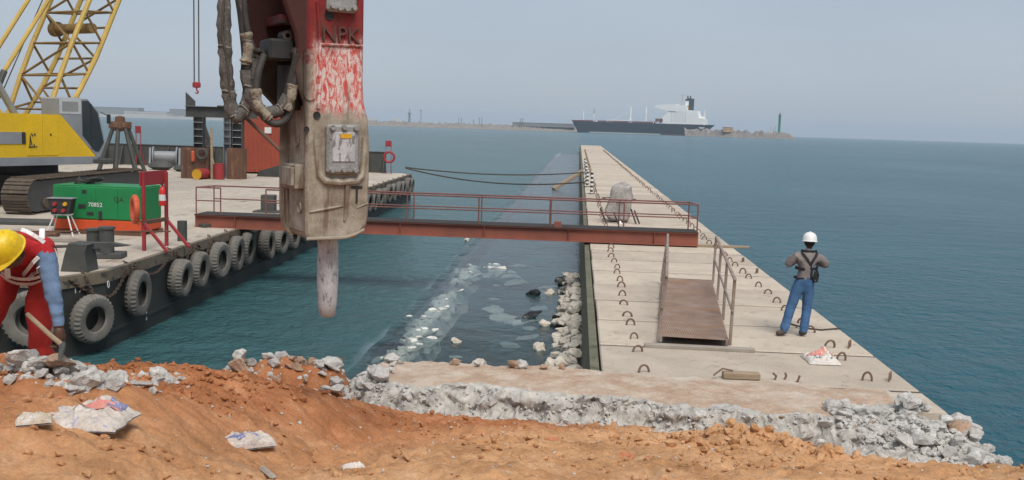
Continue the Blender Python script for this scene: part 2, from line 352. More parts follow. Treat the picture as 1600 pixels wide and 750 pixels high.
def breaker_material():
    """red paint at the top worn to pink-white scratches half way down, cement dust and grime below (object space, metres)"""
    t = NT('breaker housing')
    v = t.pos('object')
    sep = t.n('ShaderNodeSeparateXYZ')
    t.l(v, sep.inputs[0])
    z = sep.outputs[2]
    zn = t.math('ADD', z, t.math('MULTIPLY', t.math('SUBTRACT', t.noise(v, 4.5, 6, 0.7), 0.5), 0.5))
    dust = t.ramp(t.noise(v, 5, 9, 0.72), [(0.25, (0.13, 0.10, 0.07)), (0.45, (0.27, 0.225, 0.17)), (0.62, (0.40, 0.355, 0.29)), (0.8, (0.52, 0.48, 0.42))])
    red = t.ramp(t.noise(v, 6, 7, 0.7), [(0.3, (0.13, 0.012, 0.012)), (0.6, (0.25, 0.022, 0.02)), (0.8, (0.36, 0.05, 0.045))])
    sc = t.ramp(t.noise(t.mapping(v, (1, 1, 0.4)), 22, 7, 0.75, 1.0), [(0.42, (0.55, 0.07, 0.06)), (0.49, (0.60, 0.26, 0.23)), (0.53, (0.66, 0.55, 0.51))])
    mid = t.math('MULTIPLY', t.math('MULTIPLY', t.math('SUBTRACT', zn, 1.02), 7.0, True), t.math('MULTIPLY', t.math('SUBTRACT', 1.72, zn), 6.0, True))
    # scraped area sits on the middle of each broad face
    xin = t.math('MULTIPLY', t.math('SUBTRACT', sep.outputs[0], 0.02), 14.0, True)
    mid = t.math('MULTIPLY', mid, xin)
    chip = t.math('ADD', zn, t.math('MULTIPLY', t.math('SUBTRACT', t.noise(v, 26, 6, 0.75), 0.5), 0.55))
    c = t.mix(t.math('MULTIPLY', t.math('SUBTRACT', chip, 1.50), 16.0, True), dust, red)
    c = t.mix(mid, c, sc)
    # black grease on the hose side
    gr = t.math('MULTIPLY', t.math('SUBTRACT', 0.03, sep.outputs[0]), 22.0, True)
    gz = t.math('MULTIPLY', t.math('SUBTRACT', zn, 0.62), 3.5, True)
    c = t.mix(t.math('MULTIPLY', t.math('MULTIPLY', gr, gz), 0.86), c, (0.035, 0.018, 0.014))
    # brown runs
    rn = t.ramp(t.noise(t.mapping(v, (1, 1, 0.16)), 9, 5, 0.6), [(0.56, (0, 0, 0)), (0.66, (1, 1, 1))])
    c = t.mix(t.math('MULTIPLY', rn, 0.6), c, (0.11, 0.05, 0.032))
    nf = t.noise(v, 70, 4, 0.7)
    c = t.mix(1.0, c, t.ramp(nf, [(0.25, (0.7, 0.7, 0.7)), (0.75, (1.15, 1.15, 1.15))]), 'MULTIPLY')
    t.set(Base_Color=c, Roughness=0.7, Specular_IOR_Level=0.35)
    t.bump(t.math('ADD', t.noise(v, 12, 7, 0.7), t.math('MULTIPLY', nf, 0.3)), 0.35, 0.012)
    return t.m
M['breaker'] = breaker_material()

def chequer_material():
    t = NT('rusty chequer plate')
    v = t.pos('world')
    sep = t.n('ShaderNodeSeparateXYZ')
    t.l(v, sep.inputs[0])
    c = t.ramp(t.noise(v, 1.6, 8, 0.7), [(0.28, (0.22, 0.125, 0.08)), (0.5, (0.31, 0.205, 0.15)), (0.74, (0.40, 0.31, 0.25))])
    r = t.ramp(t.noise(t.mapping(v, (0.5, 2.2, 1)), 1.1, 6, 0.7), [(0.56, (0, 0, 0)), (0.68, (1, 1, 1))])
    c = t.mix(r, c, (0.36, 0.18, 0.07))
    d = t.math('MULTIPLY', t.math('SINE', t.math('MULTIPLY', t.math('ADD', sep.outputs[0], sep.outputs[1]), 75.0)), t.math('SINE', t.math('MULTIPLY', t.math('SUBTRACT', sep.outputs[0], sep.outputs[1]), 75.0)))
    k = t.ramp(d, [(0.25, (0.72, 0.72, 0.72)), (0.6, (1.15, 1.15, 1.15))])
    c = t.mix(1.0, c, k, 'MULTIPLY')
    t.set(Base_Color=c, Roughness=0.7, Metallic=0.1)
    t.bump(d, 0.5, 0.01)
    return t.m
M['chequer'] = chequer_material()

# ------------------------------------------------------------------ geometry helpers
class MB:
    """collects faces; build() links them as ONE mesh object"""
    def __init__(s):
        s.v = []; s.f = []; s.mi = []
    def add(s, vs, fs, mi=0):
        o = len(s.v)
        s.v += [tuple(p) for p in vs]
        s.f += [tuple(i + o for i in f) for f in fs]
        s.mi += [mi] * len(fs)
        return s
    def box(s, c, d, rz=0.0, bev=0.0, rot=None, mi=0):
        x, y, z = d[0] / 2, d[1] / 2, d[2] / 2
        b = min(bev, x * 0.9, y * 0.9, z * 0.9)
        m = rot if rot is not None else Matrix.Rotation(rz, 3, 'Z')
        C_ = Vector(c)
        if b <= 0:
            vs = [(sx * x, sy * y, sz * z) for sz in (-1, 1) for sy in (-1, 1) for sx in (-1, 1)]
            fs = [(0, 2, 3, 1), (4, 5, 7, 6), (0, 1, 5, 4), (2, 6, 7, 3), (0, 4, 6, 2), (1, 3, 7, 5)]
        else:
            vs = []; idx = {}
            for sx in (-1, 1):
                for sy in (-1, 1):
                    for sz in (-1, 1):
                        idx[sx, sy, sz] = len(vs)
                        vs += [(sx * x, sy * (y - b), sz * (z - b)), (sx * (x - b), sy * y, sz * (z - b)), (sx * (x - b), sy * (y - b), sz * z)]
            fs = []
            for a in range(3):
                for sg in (-1, 1):
                    q = []
                    for (u, w) in ((-1, -1), (1, -1), (1, 1), (-1, 1)):
                        k = [0, 0, 0]; k[a] = sg; k[(a + 1) % 3] = u; k[(a + 2) % 3] = w
                        q.append(idx[tuple(k)] + a)
                    fs.append(tuple(q if sg > 0 else q[::-1]))
            for a in range(3):
                p, r = (a + 1) % 3, (a + 2) % 3
                for u in (-1, 1):
                    for w in (-1, 1):
                        k0 = [0, 0, 0]; k0[a] = -1; k0[p] = u; k0[r] = w
                        k1 = list(k0); k1[a] = 1
                        i0, i1 = idx[tuple(k0)], idx[tuple(k1)]
                        q = [i0 + p, i1 + p, i1 + r, i0 + r]
                        fs.append(tuple(q if u * w < 0 else q[::-1]))
            for k, i in idx.items():
                q = (i, i + 1, i + 2)
                fs.append(q if k[0] * k[1] * k[2] > 0 else q[::-1])
        return s.add([C_ + m @ Vector(p) for p in vs], fs, mi)
    def tube(s, pts, r, n=8, cap=True, closed=False, mi=0):
        pts = [Vector(p) for p in pts]
        N = len(pts)
        rs = r if isinstance(r, (list, tuple)) else [r] * N
        vs = []; fs = []
        up = None
        for i, p in enumerate(pts):
            if closed:
                t = (pts[(i + 1) % N] - pts[i - 1]).normalized()
            else:
                t = (pts[min(i + 1, N - 1)] - pts[max(i - 1, 0)]).normalized()
            if up is None:
                up = Vector((0, 0, 1)) if abs(t.z) < 0.9 else Vector((0, 1, 0))
            a = t.cross(up)
            if a.length < 1e-5:
                a = t.cross(Vector((1, 0.3, 0.2)))
            a.normalize(); b = a.cross(t); up = b
            for k in range(n):
                w = 2 * math.pi * k / n
                vs.append(p + (a * math.cos(w) + b * math.sin(w)) * rs[i])
        rng = N if closed else N - 1
        for i in range(rng):
            j = (i + 1) % N
            for k in range(n):
                k2 = (k + 1) % n
                fs.append((i * n + k, j * n + k, j * n + k2, i * n + k2))
        if cap and not closed:
            fs.append(tuple(range(n)))
            fs.append(tuple((N - 1) * n + k for k in reversed(range(n))))
        return s.add(vs, fs, mi)
    def prism(s, outline, h0, h1, fr=None, mi=0):
        """outline in (a,b); extruded along c from h0 to h1; fr maps (a,b,c)->world"""
        fr = fr or (lambda a, b, c: (a, b, c))
        n = len(outline)
        vs = [fr(a, b, h0) for a, b in outline] + [fr(a, b, h1) for a, b in outline]
        fs = [tuple(reversed(range(n))), tuple(range(n, 2 * n))] + [(i, (i + 1) % n, n + (i + 1) % n, n + i) for i in range(n)]
        return s.add(vs, fs, mi)
    def lathe(s, prof, n=24, fr=None, closed=False, mi=0, rmod=None):
        """prof (radius, height) spun about c axis"""
        fr = fr or (lambda a, b, c: (a, b, c))
        vs = []; fs = []
        P = len(prof)
        for k in range(n):
            w = 2 * math.pi * k / n
            for j, (r, h) in enumerate(prof):
                rr = r if rmod is None else rmod(k, j, r)
                vs.append(fr(rr * math.cos(w), rr * math.sin(w), h))
        for k in range(n):
            k2 = (k + 1) % n
            for j in range(P if closed else P - 1):
                j2 = (j + 1) % P
                fs.append((k * P + j, k2 * P + j, k2 * P + j2, k * P + j2))
        return s.add(vs, fs, mi)
    def grid(s, nx, ny, fn, mi=0):
        vs = [fn(i, j) for j in range(ny) for i in range(nx)]
        fs = [(j * nx + i, j * nx + i + 1, (j + 1) * nx + i + 1, (j + 1) * nx + i) for j in range(ny - 1) for i in range(nx - 1)]
        return s.add(vs, fs, mi)
    def mesh(s, name, mats, smooth=35):
        me = bpy.data.meshes.new(name)
        me.from_pydata([tuple(p) for p in s.v], [], s.f)
        for m in (mats if isinstance(mats, (list, tuple)) else [mats]):
            me.materials.append(M[m] if isinstance(m, str) else m)
        if any(s.mi):
            me.polygons.foreach_set('material_index', s.mi)
        bm = bmesh.new(); bm.from_mesh(me)
        bmesh.ops.recalc_face_normals(bm, faces=bm.faces)
        bm.to_mesh(me); bm.free()
        if smooth:
            me.polygons.foreach_set('use_smooth', [True] * len(me.polygons))
            me.set_sharp_from_angle(angle=R(smooth))
        me.update()
        return me
    def build(s, name, mats, parent=None, smooth=35):
        return obj(name, s.mesh(name, mats, smooth), parent)

def obj(name, me, parent=None, loc=None, rz=None):
    o = bpy.data.objects.new(name, me)
    col.objects.link(o)
    if parent is not None:
        o.parent = parent
    if loc is not None:
        o.location = loc
    if rz is not None:
        o.rotation_euler = (0, 0, rz)
    return o

def empty(name, loc=(0, 0, 0), rz=0.0):
    o = obj(name, None, None, loc, rz)
    o.empty_display_size = 0.2
    return o

def tag(o, label, cat, group=None):
    o['label'] = label; o['category'] = cat
    if group:
        o['group'] = group
    return o

def kind(o, k):
    o['kind'] = k
    return o

ORD = ['first', 'second', 'third', 'fourth', 'fifth', 'sixth', 'seventh', 'eighth', 'ninth', 'tenth', 'eleventh', 'twelfth', 'thirteenth', 'fourteenth', 'fifteenth', 'sixteenth', 'seventeenth', 'eighteenth', 'nineteenth', 'twentieth', 'twenty-first', 'twenty-second', 'twenty-third', 'twenty-fourth']

def sstep(a, b, x):
    t = min(1, max(0, (x - a) / (b - a)))
    return t * t * (3 - 2 * t)

def fbm(x, y, z=0.0, o=5, h=1.0, l=2.1):
    return noise.fractal(Vector((x, y, z)), h, l, o)

def text_part(body, size, depth, mat, parent, fr, name='lettering', shear=0.0):
    cu = bpy.data.curves.new('lettering', 'FONT')
    cu.body = body; cu.size = size; cu.extrude = depth / 2; cu.resolution_u = 3; cu.shear = shear
    to = bpy.data.objects.new('tmp_text', cu); col.objects.link(to)
    dg = bpy.context.evaluated_depsgraph_get()
    me = bpy.data.meshes.new_from_object(to.evaluated_get(dg))
    bpy.data.objects.remove(to)
    for v in me.vertices:
        v.co = Vector(fr(v.co.x, v.co.y, v.co.z))
    me.materials.clear(); me.materials.append(M[mat])
    bm = bmesh.new(); bm.from_mesh(me); bmesh.ops.recalc_face_normals(bm, faces=bm.faces); bm.to_mesh(me); bm.free()
    return obj(name, me, parent)

def rock_mesh(seed, flat=1.0, npts=22, name='rock', mat='rubble'):
    rnd = random.Random(seed)
    bm = bmesh.new()
    for _ in range(npts):
        u = Vector((rnd.gauss(0, 1), rnd.gauss(0, 1), rnd.gauss(0, 1))).normalized() * rnd.uniform(0.36, 0.55)
        bm.verts.new((u.x * rnd.uniform(0.9, 1.1), u.y, u.z * flat))
    r = bmesh.ops.convex_hull(bm, input=bm.verts)
    bmesh.ops.delete(bm, geom=[g for g in r['geom_interior'] if isinstance(g, bmesh.types.BMVert)], context='VERTS')
    bmesh.ops.bevel(bm, geom=list(bm.edges), offset=0.02, segments=1, affect='EDGES')
    bmesh.ops.triangulate(bm, faces=bm.faces)
    bmesh.ops.subdivide_edges(bm, edges=[e for e in bm.edges if e.calc_length() > 0.12], cuts=2)
    bmesh.ops.triangulate(bm, faces=bm.faces)
    bm.normal_update()
    for v in bm.verts:
        v.co += v.normal * (0.075 * fbm(v.co.x * 4 + seed, v.co.y * 4, v.co.z * 4, 4))
    bmesh.ops.recalc_face_normals(bm, faces=bm.faces)
    me = bpy.data.meshes.new(name); bm.to_mesh(me); bm.free()
    me.materials.append(M[mat])
    return me

def place_rock(name, me, loc, size, rnd, squash=1.0):
    o = obj(name, me, None, loc)
    o.rotation_euler = (rnd.uniform(-0.5, 0.5), rnd.uniform(-0.5, 0.5), rnd.uniform(0, 6.28))
    o.scale = (size * rnd.uniform(0.85, 1.25), size * rnd.uniform(0.8, 1.1), size * squash * rnd.uniform(0.75, 1.05))
    return o

def scatter_stuff(name, mat, pts, label_parent=None, flat=0.7):
    """many pebbles joined: pts = (x,y,z,size)"""
    rnd = random.Random(len(pts))
    g = (1 + 5 ** 0.5) / 2
    base = [Vector(p).normalized() for p in ((-1, g, 0), (1, g, 0), (-1, -g, 0), (1, -g, 0), (0, -1, g), (0, 1, g), (0, -1, -g), (0, 1, -g), (g, 0, -1), (g, 0, 1), (-g, 0, -1), (-g, 0, 1))]
    fs = [(0, 11, 5), (0, 5, 1), (0, 1, 7), (0, 7, 10), (0, 10, 11), (1, 5, 9), (5, 11, 4), (11, 10, 2), (10, 7, 6), (7, 1, 8), (3, 9, 4), (3, 4, 2), (3, 2, 6), (3, 6, 8), (3, 8, 9), (4, 9, 5), (2, 4, 11), (6, 2, 10), (8, 6, 7), (9, 8, 1)]
    mb = MB()
    for x, y, z, sz in pts:
        m_ = Matrix.Rotation(rnd.uniform(0, 6.28), 3, 'Z') @ Matrix.Rotation(rnd.uniform(-0.7, 0.7), 3, 'X') @ Matrix.Rotation(rnd.uniform(-0.7, 0.7), 3, 'Y')
        kx, ky, kz = rnd.uniform(0.35, 0.62), rnd.uniform(0.28, 0.5), flat * rnd.uniform(0.3, 0.55)
        o_ = Vector((x, y, z))
        mb.add([o_ + m_ @ Vector((a * kx, b * ky, c * kz)) * (sz * rnd.uniform(0.7, 1.3)) for a, b, c in base], fs)
    return mb.build(name, mat, None, 0)

# ================================================================== SETTING
# ---- sea: one sheet to the horizon
mb = MB()
xs = [-6500, -1500, -400, -120, -60, -30, -15, -5, 5, 15, 30, 60, 120, 400, 1500, 6500]
ys = [-3000, -400, -60, 0, 10, 20, 30, 45, 60, 90, 150, 300, 800, 2500, 6500]
mb.grid(len(xs), len(ys), lambda i, j: (xs[i], ys[j], 0.0))
sea = kind(mb.build('sea', 'sea'), 'structure')
mb = MB()
def bed(i, j):
    x, y = -6.0 + i * 0.5, 11 + j * 2.0
    z = -0.62 + 0.25 * fbm(x * 0.6, y * 0.6, 3) - (0.9 if x < -4.4 else 0.0)
    return (x, y, z)
mb.grid(24, 116, bed)
M['seabed'] = wear('seabed', (0.024, 0.027, 0.027), (0.042, 0.044, 0.042), (0.07, 0.07, 0.06), 0.8, 0.95, 0, 0.4, 0.05, 9, 0.64)
kind(mb.build('seabed', 'seabed'), 'structure')

mb = MB()
def ridge(i, j):
    x, y = -4.75 + i * 0.14, 14.2 + j * 0.14
    c_ = -3.85 + 0.25 * fbm(y * 0.4, 2, 2, 2)
    z = -0.08 - 1.7 * max(0, abs(x - c_) - 0.12) + 0.10 * fbm(x * 3, y * 3, 3, 4) - 0.5 * sstep(35.5, 37.5, y)
    return (x, y, z)
mb.grid(14, 168, ridge)
kind(mb.build('seabed_ridge', 'riprap_sunk', None, 0), 'structure')

# ---- ground: dug earth of the quay, falling from the mound at the left to the broken cope
def interp(tab, x):
    for (x0, y0), (x1, y1) in zip(tab, tab[1:]):
        if x <= x1:
            return y0 + (y1 - y0) * max(0, (x - x0)) / (x1 - x0)
    return tab[-1][1]
LP = [(-30, 3.5), (5, 3.30), (6, 3.27), (6.6, 3.22), (7.2, 3.05), (8.0, 2.98), (8.7, 2.86), (10, 2.35), (13, 1.25), (14.0, 0.9), (15.0, -1.6)]
RP = [(-30, 3.6), (4, 3.15), (6, 2.78), (8, 2.40), (10, 1.96), (11.4, 1.62), (12.2, 1.44), (13.4, 1.3), (14.0, 1.2), (14.5, -1.6)]
def ground_z(x, y, detail=True):
    w = sstep(-3.05, -1.75, x + 0.10 * (8.3 - y) + 0.25 * fbm(x * 0.8, y * 0.8, 9, 2))
    z = interp(LP, y) * (1 - w) + interp(RP, y) * w
    z += 0.16 * math.exp(-((x + 3.72) / 0.42) ** 2 - ((y - 6.50) / 0.30) ** 2)   # rubble bank in front of the worker
    z += 0.20 * math.exp(-((x - 1.95) ** 2 / 0.40 + (y - 10.2) ** 2 / 0.35)) - 0.16 * sstep(1.2, 3.0, x) * sstep(9.0, 11.0, y)   # heap of clods in front of the break
    z += 0.62 * math.exp(-((y - 13.0) / 0.62) ** 2) * sstep(-5.3, -4.4, x) * (1 - sstep(-3.2, -2.7, x)) * (1 + 0.5 * fbm(x * 1.6, y, 8, 3))
    z -= 0.42 * sstep(2.7, 3.5, x) * sstep(9.3, 10.7, y)
    if x > 4.6:
        z -= (x - 4.6) * 0.6 if x < 5.4 else 0.48 + (x - 5.4) * 2.2
    if detail:
        z += 0.06 * fbm(x * 1.3, y * 1.3, 1, 4) + 0.036 * fbm(x * 4.3, y * 5.5, 2, 4)
        r = fbm(x * 11, y * 11, 5, 3)
        z += 0.026 * r
        pit = fbm(x * 7, y * 13, 55, 2)
        z -= 0.07 * max(0, pit - 0.3)
        z += 0.035 * (0.5 - abs(fbm(x * 1.1, y * 5.5, 12, 3)))                  # wheel and drag marks along the quay
        z += 0.022 * (0.4 - abs(fbm(x * 8, y * 8, 14, 3)))
        cl = sstep(-0.1, 0.5, fbm(x * 1.1, y * 1.1, 31, 2) + 1.4 * math.exp(-((x - 1.95) ** 2 + (y - 10.2) ** 2) / 0.6))
        z += 0.075 * cl * abs(fbm(x * 7, y * 7, 8, 3))
    return z
gx = [-40, -25, -15, -9, -7] + [-6 + 0.034 * i for i in range(336)] + [5.6, 6.0, 6.6]
gy = [-30, -12, -4, 0, 2, 3.5, 4.4] + [5.0 + 0.034 * j for j in range(265)] + [14.3, 14.6]
mb = MB()
mb.grid(len(gx), len(gy), lambda i, j: (gx[i], gy[j], ground_z(gx[i], gy[j]) if -6.2 < gx[i] < 5.5 else ground_z(gx[i], gy[j], False)))
ground = kind(mb.build('ground', 'dirt', None, 80), 'structure')

# ---- cope: the concrete beam along the quay edge, its near side hacked away
def cope_edge(x):      # y of the broken near lip
    return 12.62 - 0.03 * (x + 3.2) - 0.12 * max(0, x) - 0.03 * max(0, x) ** 1.2 + 0.26 * fbm(x * 1.1, 3.3, 0, 6)
def cope_h(x, y):
    e = cope_edge(x)
    rough = 0.09 * fbm(x * 6, y * 6, 4, 5) + 0.035 * fbm(x * 18, y * 18, 6, 3)
    vor = noise.voronoi(Vector((x * 4.2, y * 4.2, 0.3)))[0]
    chunk = 0.11 * (0.6 - vor[0]) + 0.05 * noise.cell(Vector((x * 6, y * 6, 0)))
    k = sstep(e - 0.42, e + 0.06, y + 0.35 * rough)          # 0 in the pit, 1 on top
    br = 1 - sstep(e - 0.02, e + 0.30 + 0.25 * fbm(x * 2.2, y * 2.2, 8, 4), y)
    right = sstep(3.05, 4.15, x + 0.45 * (12.6 - y) + 0.5 * fbm(x * 1.2, y * 1.2, 2, 3)) * (1 - sstep(12.9, 13.5, y + 0.22 * (x - 3)) * (1 - sstep(4.1, 4.5, x)))
    left = 1 - sstep(-3.15, -2.55, x + 0.25 * fbm(y * 2.2, 1.1, 3, 3))
    top = 1.752 + 0.022 * fbm(x * 1.5, y * 1.5, 7, 4) + 0.014 * fbm(x * 7, y * 7, 7, 4)
    b = max(br, right, left)
    lo_ = 1.30 + 0.30 * right
    z = lo_ + (top - lo_) * k + b * (rough * 0.85 * (0.35 + k * (1 - k) * 3) + chunk * 0.75 * max(right, left * 0.8, 0.4 * br))
    z -= right * 0.05 + left * 0.35 * k
    if x > 4.3:
        z -= (x - 4.3) * 0.42 * sstep(0, 1, right + 0.2) + 0.0
    return z, b
nx, ny = 400, 150
cx0, cx1, cy0, cy1 = -3.6, 5.25, 10.75, 13.98
mb = MB(); bro = []
PZ_ = 1.70
def cfn(i, j):
    x = cx0 + (cx1 - cx0) * i / (nx - 1)
    far = 13.98 - 0.055 * max(0, x) + (0.08 + 0.16 * sstep(0.4, 1.2, x)) * fbm(x * 1.5, 7.7, 0, 6) - (0.75 * sstep(4.35, 5.1, x))
    y = cy0 + (far - cy0) * j / (ny - 1)
    z, b = cope_h(x, y)
    # nearer than the broken foot the sheet dives under the earth
    e = cope_edge(x)
    rr = sstep(3.0, 4.2, x)
    foot = e - 0.5 - rr * 0.85
    if y < foot:
        z -= (foot - y) * 0.9
    if x > 0.3:
        mg = sstep(0.3, 0.6, x) * sstep(far - 0.55, far - 0.02, y) * (1 - sstep(4.2, 4.6, x))
        z = z * (1 - mg) + (PZ_ + 0.010) * mg
    bro.append(b)
    q = b * sstep(1.2, 1.35, z) * (1 - sstep(13.3, 13.7, y))
    return (x + 0.07 * q * fbm(x * 4, y * 4, z * 7, 4), y + 0.13 * q * fbm(x * 3.5 + 9, y * 3, z * 6, 4), z + 0.03 * q * fbm(x * 9, y * 9, z * 9 + 5, 3))
mb.grid(nx, ny, cfn)
base = (ny - 1) * nx
lo = len(mb.v)
mb.v += [(mb.v[base + i][0], mb.v[base + i][1] + 0.02, -1.6) for i in range(nx)]
bro += [0.2] * nx
fs = [(base + i, base + i + 1, lo + i + 1, lo + i) for i in range(nx - 1)]
mb.f += fs; mb.mi += [0] * len(fs)
me = mb.mesh('quay_cope', 'cope', 70)
ca = me.color_attributes.new('broken', 'FLOAT_COLOR', 'POINT')
ca.data.foreach_set('color', [c for b in bro for c in (b, b, b, 1.0)])
cope = kind(obj('quay_cope', me), 'structure')

# ================================================================== JETTY
P0, P1, PZ = 0.46, 4.84, 1.70
jetty = empty('jetty', (0, 0, 0))
tag(jetty, 'long straight concrete jetty of precast slabs running out to sea', 'jetty')
mb = MB()
mb.prism([(P0 - 0.34, -1.55), (P1 + 0.1, -1.55), (P1 - 0.04, 1.42), (P0 - 0.03, 1.42), (P0 - 0.035, 1.66), (P0 - 0.17, 1.66), (P0 - 0.20, 1.2)], 13.4, 229, lambda a, b, c: (a, c, b))
mb.build('wall', 'wall_weed', jetty)
pitch = 2.16
slab_w = P1 - P0
def slab_mesh(seed):
    mb = MB()
    mb.box((0, 0, -0.14), (slab_w, pitch - 0.13, 0.28), 0, 0.02)
    return mb.mesh('slab', 'deck_concrete', 30)
slab_me = [slab_mesh(i) for i in range(2)]
mb = MB()
n = 9
mb.tube([(0.074 * math.cos(math.pi * k / n), 0, 0.128 * math.sin(math.pi * k / n) ** 0.8) for k in range(n + 1)], 0.0175, 6)
hook_me = mb.mesh('hook', 'hook', 60)
rs = random.Random(3)
y0 = 11.59 + pitch / 2
NS = 98
M['joint'] = wear('joint dirt', (0.12, 0.10, 0.08), (0.07, 0.06, 0.05), None, 3, 0.95)
joint_me = MB().box((0, 0, -0.10), (slab_w - 0.03, 0.145, 0.18)).mesh('joint_filler', 'joint', 0)
for i in range(NS):
    obj('joint_filler', joint_me, jetty, ((P0 + P1) / 2, y0 + (i + 0.5) * pitch, PZ - 0.006))
    y = y0 + (i - 0.0) * pitch
    s = obj('slab', slab_me[i % 2], jetty, ((P0 + P1) / 2 + rs.uniform(-0.012, 0.012), y, PZ + rs.uniform(-0.008, 0.008)))
    if i == 0:
        s.scale = (1, 0.46, 1); s.location.y = 13.21
        continue
    if i < 74:
        for xx in (1.05, 4.24):
            for dy in (-0.62, 0.60):
                if i == 0 and xx < 2:
                    continue
                h = obj('hook', hook_me, s, (xx + rs.uniform(-0.05, 0.05) - s.location.x, dy + rs.uniform(-0.08, 0.08), -0.005), rs.uniform(-0.35, 0.35))
                h.scale = (rs.uniform(0.85, 1.12), 1, rs.uniform(0.78, 1.12)); h.rotation_euler = (rs.uniform(-0.3, 0.3), 0, rs.uniform(-0.4, 0.4))
    if i in (1, 2, 6, 7):
        for q in range(2):
            h = obj('hook', hook_me, s, (4.56 - s.location.x + 0.05 * q, -0.55 + 0.1 * q, -0.005), 1.2)
            h.scale = (0.7, 0.7, 0.95)

# ================================================================== BARGE
barge = empty('barge', (-10.26, 21.0, 0), R(1.43))
tag(barge, 'long flat-topped dark work barge moored parallel to the jetty', 'barge')
BM = Matrix.Translation((-10.26, 21.0, 0)) @ Matrix.Rotation(R(1.43), 4, 'Z')
def bw(x, y, z):
    return BM @ Vector((x, y, z))
BZ = 1.75
out = [(-30, -1.0), (-0.47, -1.0), (0, 0), (0, 47.0), (-0.6, 47.6), (-30, 47.6)]
mb = MB(); mb.prism(out, -0.9, BZ - 0.26); mb.build('hull', 'hull', barge, 20)
mb = MB(); mb.prism([(a + (0.03 if a > -20 else 0), b + (0.03 if b > 20 else -0.03)) for a, b in out], BZ - 0.26, BZ - 0.004); mb.build('rubbing_edge', 'hull_edge', barge, 20)
mb = MB(); mb.prism([(a - 0.10 if a > -20 else a, b - 0.08 if b > 20 else b + 0.1) for a, b in out], BZ - 0.01, BZ); mb.build('deck', 'barge_deck', barge, 20)
mb = MB(); mb.prism([(0.035, -0.1), (0.035, 47), (0.0, 47), (0.0, -0.1)], 0.33, 0.40); mb.build('rubbing_strake', 'hull', barge, 20)
# far bulwark with raking stays
mb = MB(); mb.box((-15.9, 47.35, BZ + 0.70), (28.2, 0.06, 1.4)); mb.box((-15.9, 47.35, BZ + 1.43), (28.2, 0.16, 0.06)); mb.build('bulwark', 'steel_dark', barge, 20)
for k in range(26):
    x = -1.9 - k * 1.08
    mb = MB(); mb.prism([(47.31, BZ), (47.31, BZ + 1.35), (47.22, BZ + 1.35), (46.6, BZ)], x - 0.03, x + 0.03, lambda a, b, c: (c, a, b)); mb.build('bulwark_stay', 'steel_dark', barge, 0)
# low covers and dunnage planks on the deck
def bollard_pair(x, y):
    b = MB(); b.box((x + 0.1, y, BZ + 0.07), (1.05, 0.55, 0.14), 0.15, 0.02); base_ = b.build('bollard_base', 'steel_dark', barge)
    for dx, dy, hh in ((-0.16, 0.16, 0.62), (0.28, -0.1, 0.70)):
        c = MB(); c.lathe([(0.001, 0.13), (0.165, 0.13), (0.165, hh), (0.195, hh + 0.01), (0.195, hh + 0.06), (0.001, hh + 0.07)], 18, lambda a, b_, h: (x + dx + a, y + dy + b_, BZ + h)); c.build('bollard_post', 'steel_dark', base_)
bollard_pair(-1.1, 2.0)
mb = MB(); mb.lathe([(0.001, 0), (0.13, 0), (0.13, 0.56), (0.001, 0.57)], 16, lambda a, b_, h: (-0.45 + a, 5.75 + b_, BZ + h)); mb.build('bollard_post', 'steel_dark', barge)
mb = MB(); mb.box((-0.78, 15.3, BZ + 0.32), (0.5, 0.4, 0.64), 0, 0.02); mb.box((-0.78, 15.2, BZ + 0.03), (0.95, 0.7, 0.06), 0, 0.01); mb.build('bollard_block', 'steel_dark', barge)
# corner fairlead: tapered block with a horn
mb = MB()
mb.prism([(-0.30, 0.0), (0.30, 0.0), (0.24, 0.42), (0.30, 0.60), (-0.12, 0.62), (-0.2, 0.40)], -0.26, 0.26, lambda a, b, c: (-0.55 + a, -0.05 + c, BZ + b))
mb.prism([(0.1, 0.46), (0.95, 0.53), (0.62, 0.60), (0.1, 0.62)], -0.10, 0.10, lambda a, b, c: (-0.55 + a, 0.0 + c + 0.4 * a, BZ + b))
mb.build('fairlead', 'steel_dark', barge)
def side_fr(x0, y0, z0, ang=0.0):
    ca, sa = math.cos(ang), math.sin(ang)
    return lambda a, b, c: (x0 + a * ca + c * sa, y0 + a * sa - c * ca, z0 + b)
text_part("17'", 0.26, 0.012, 'white', barge, side_fr(-0.36, -0.77, 1.36, math.atan2(1.0, 0.47)))
text_part("0", 0.24, 0.012, 'white', barge, side_fr(0.036, 0.0, 1.36, math.pi / 2))
mb = MB()
for k in range(5):
    mb.box((0.012, 2.15, 0.28 + 0.16 * k), (0.012, 0.05, 0.09))
mb.build('draught_mark', 'white', barge, 0)

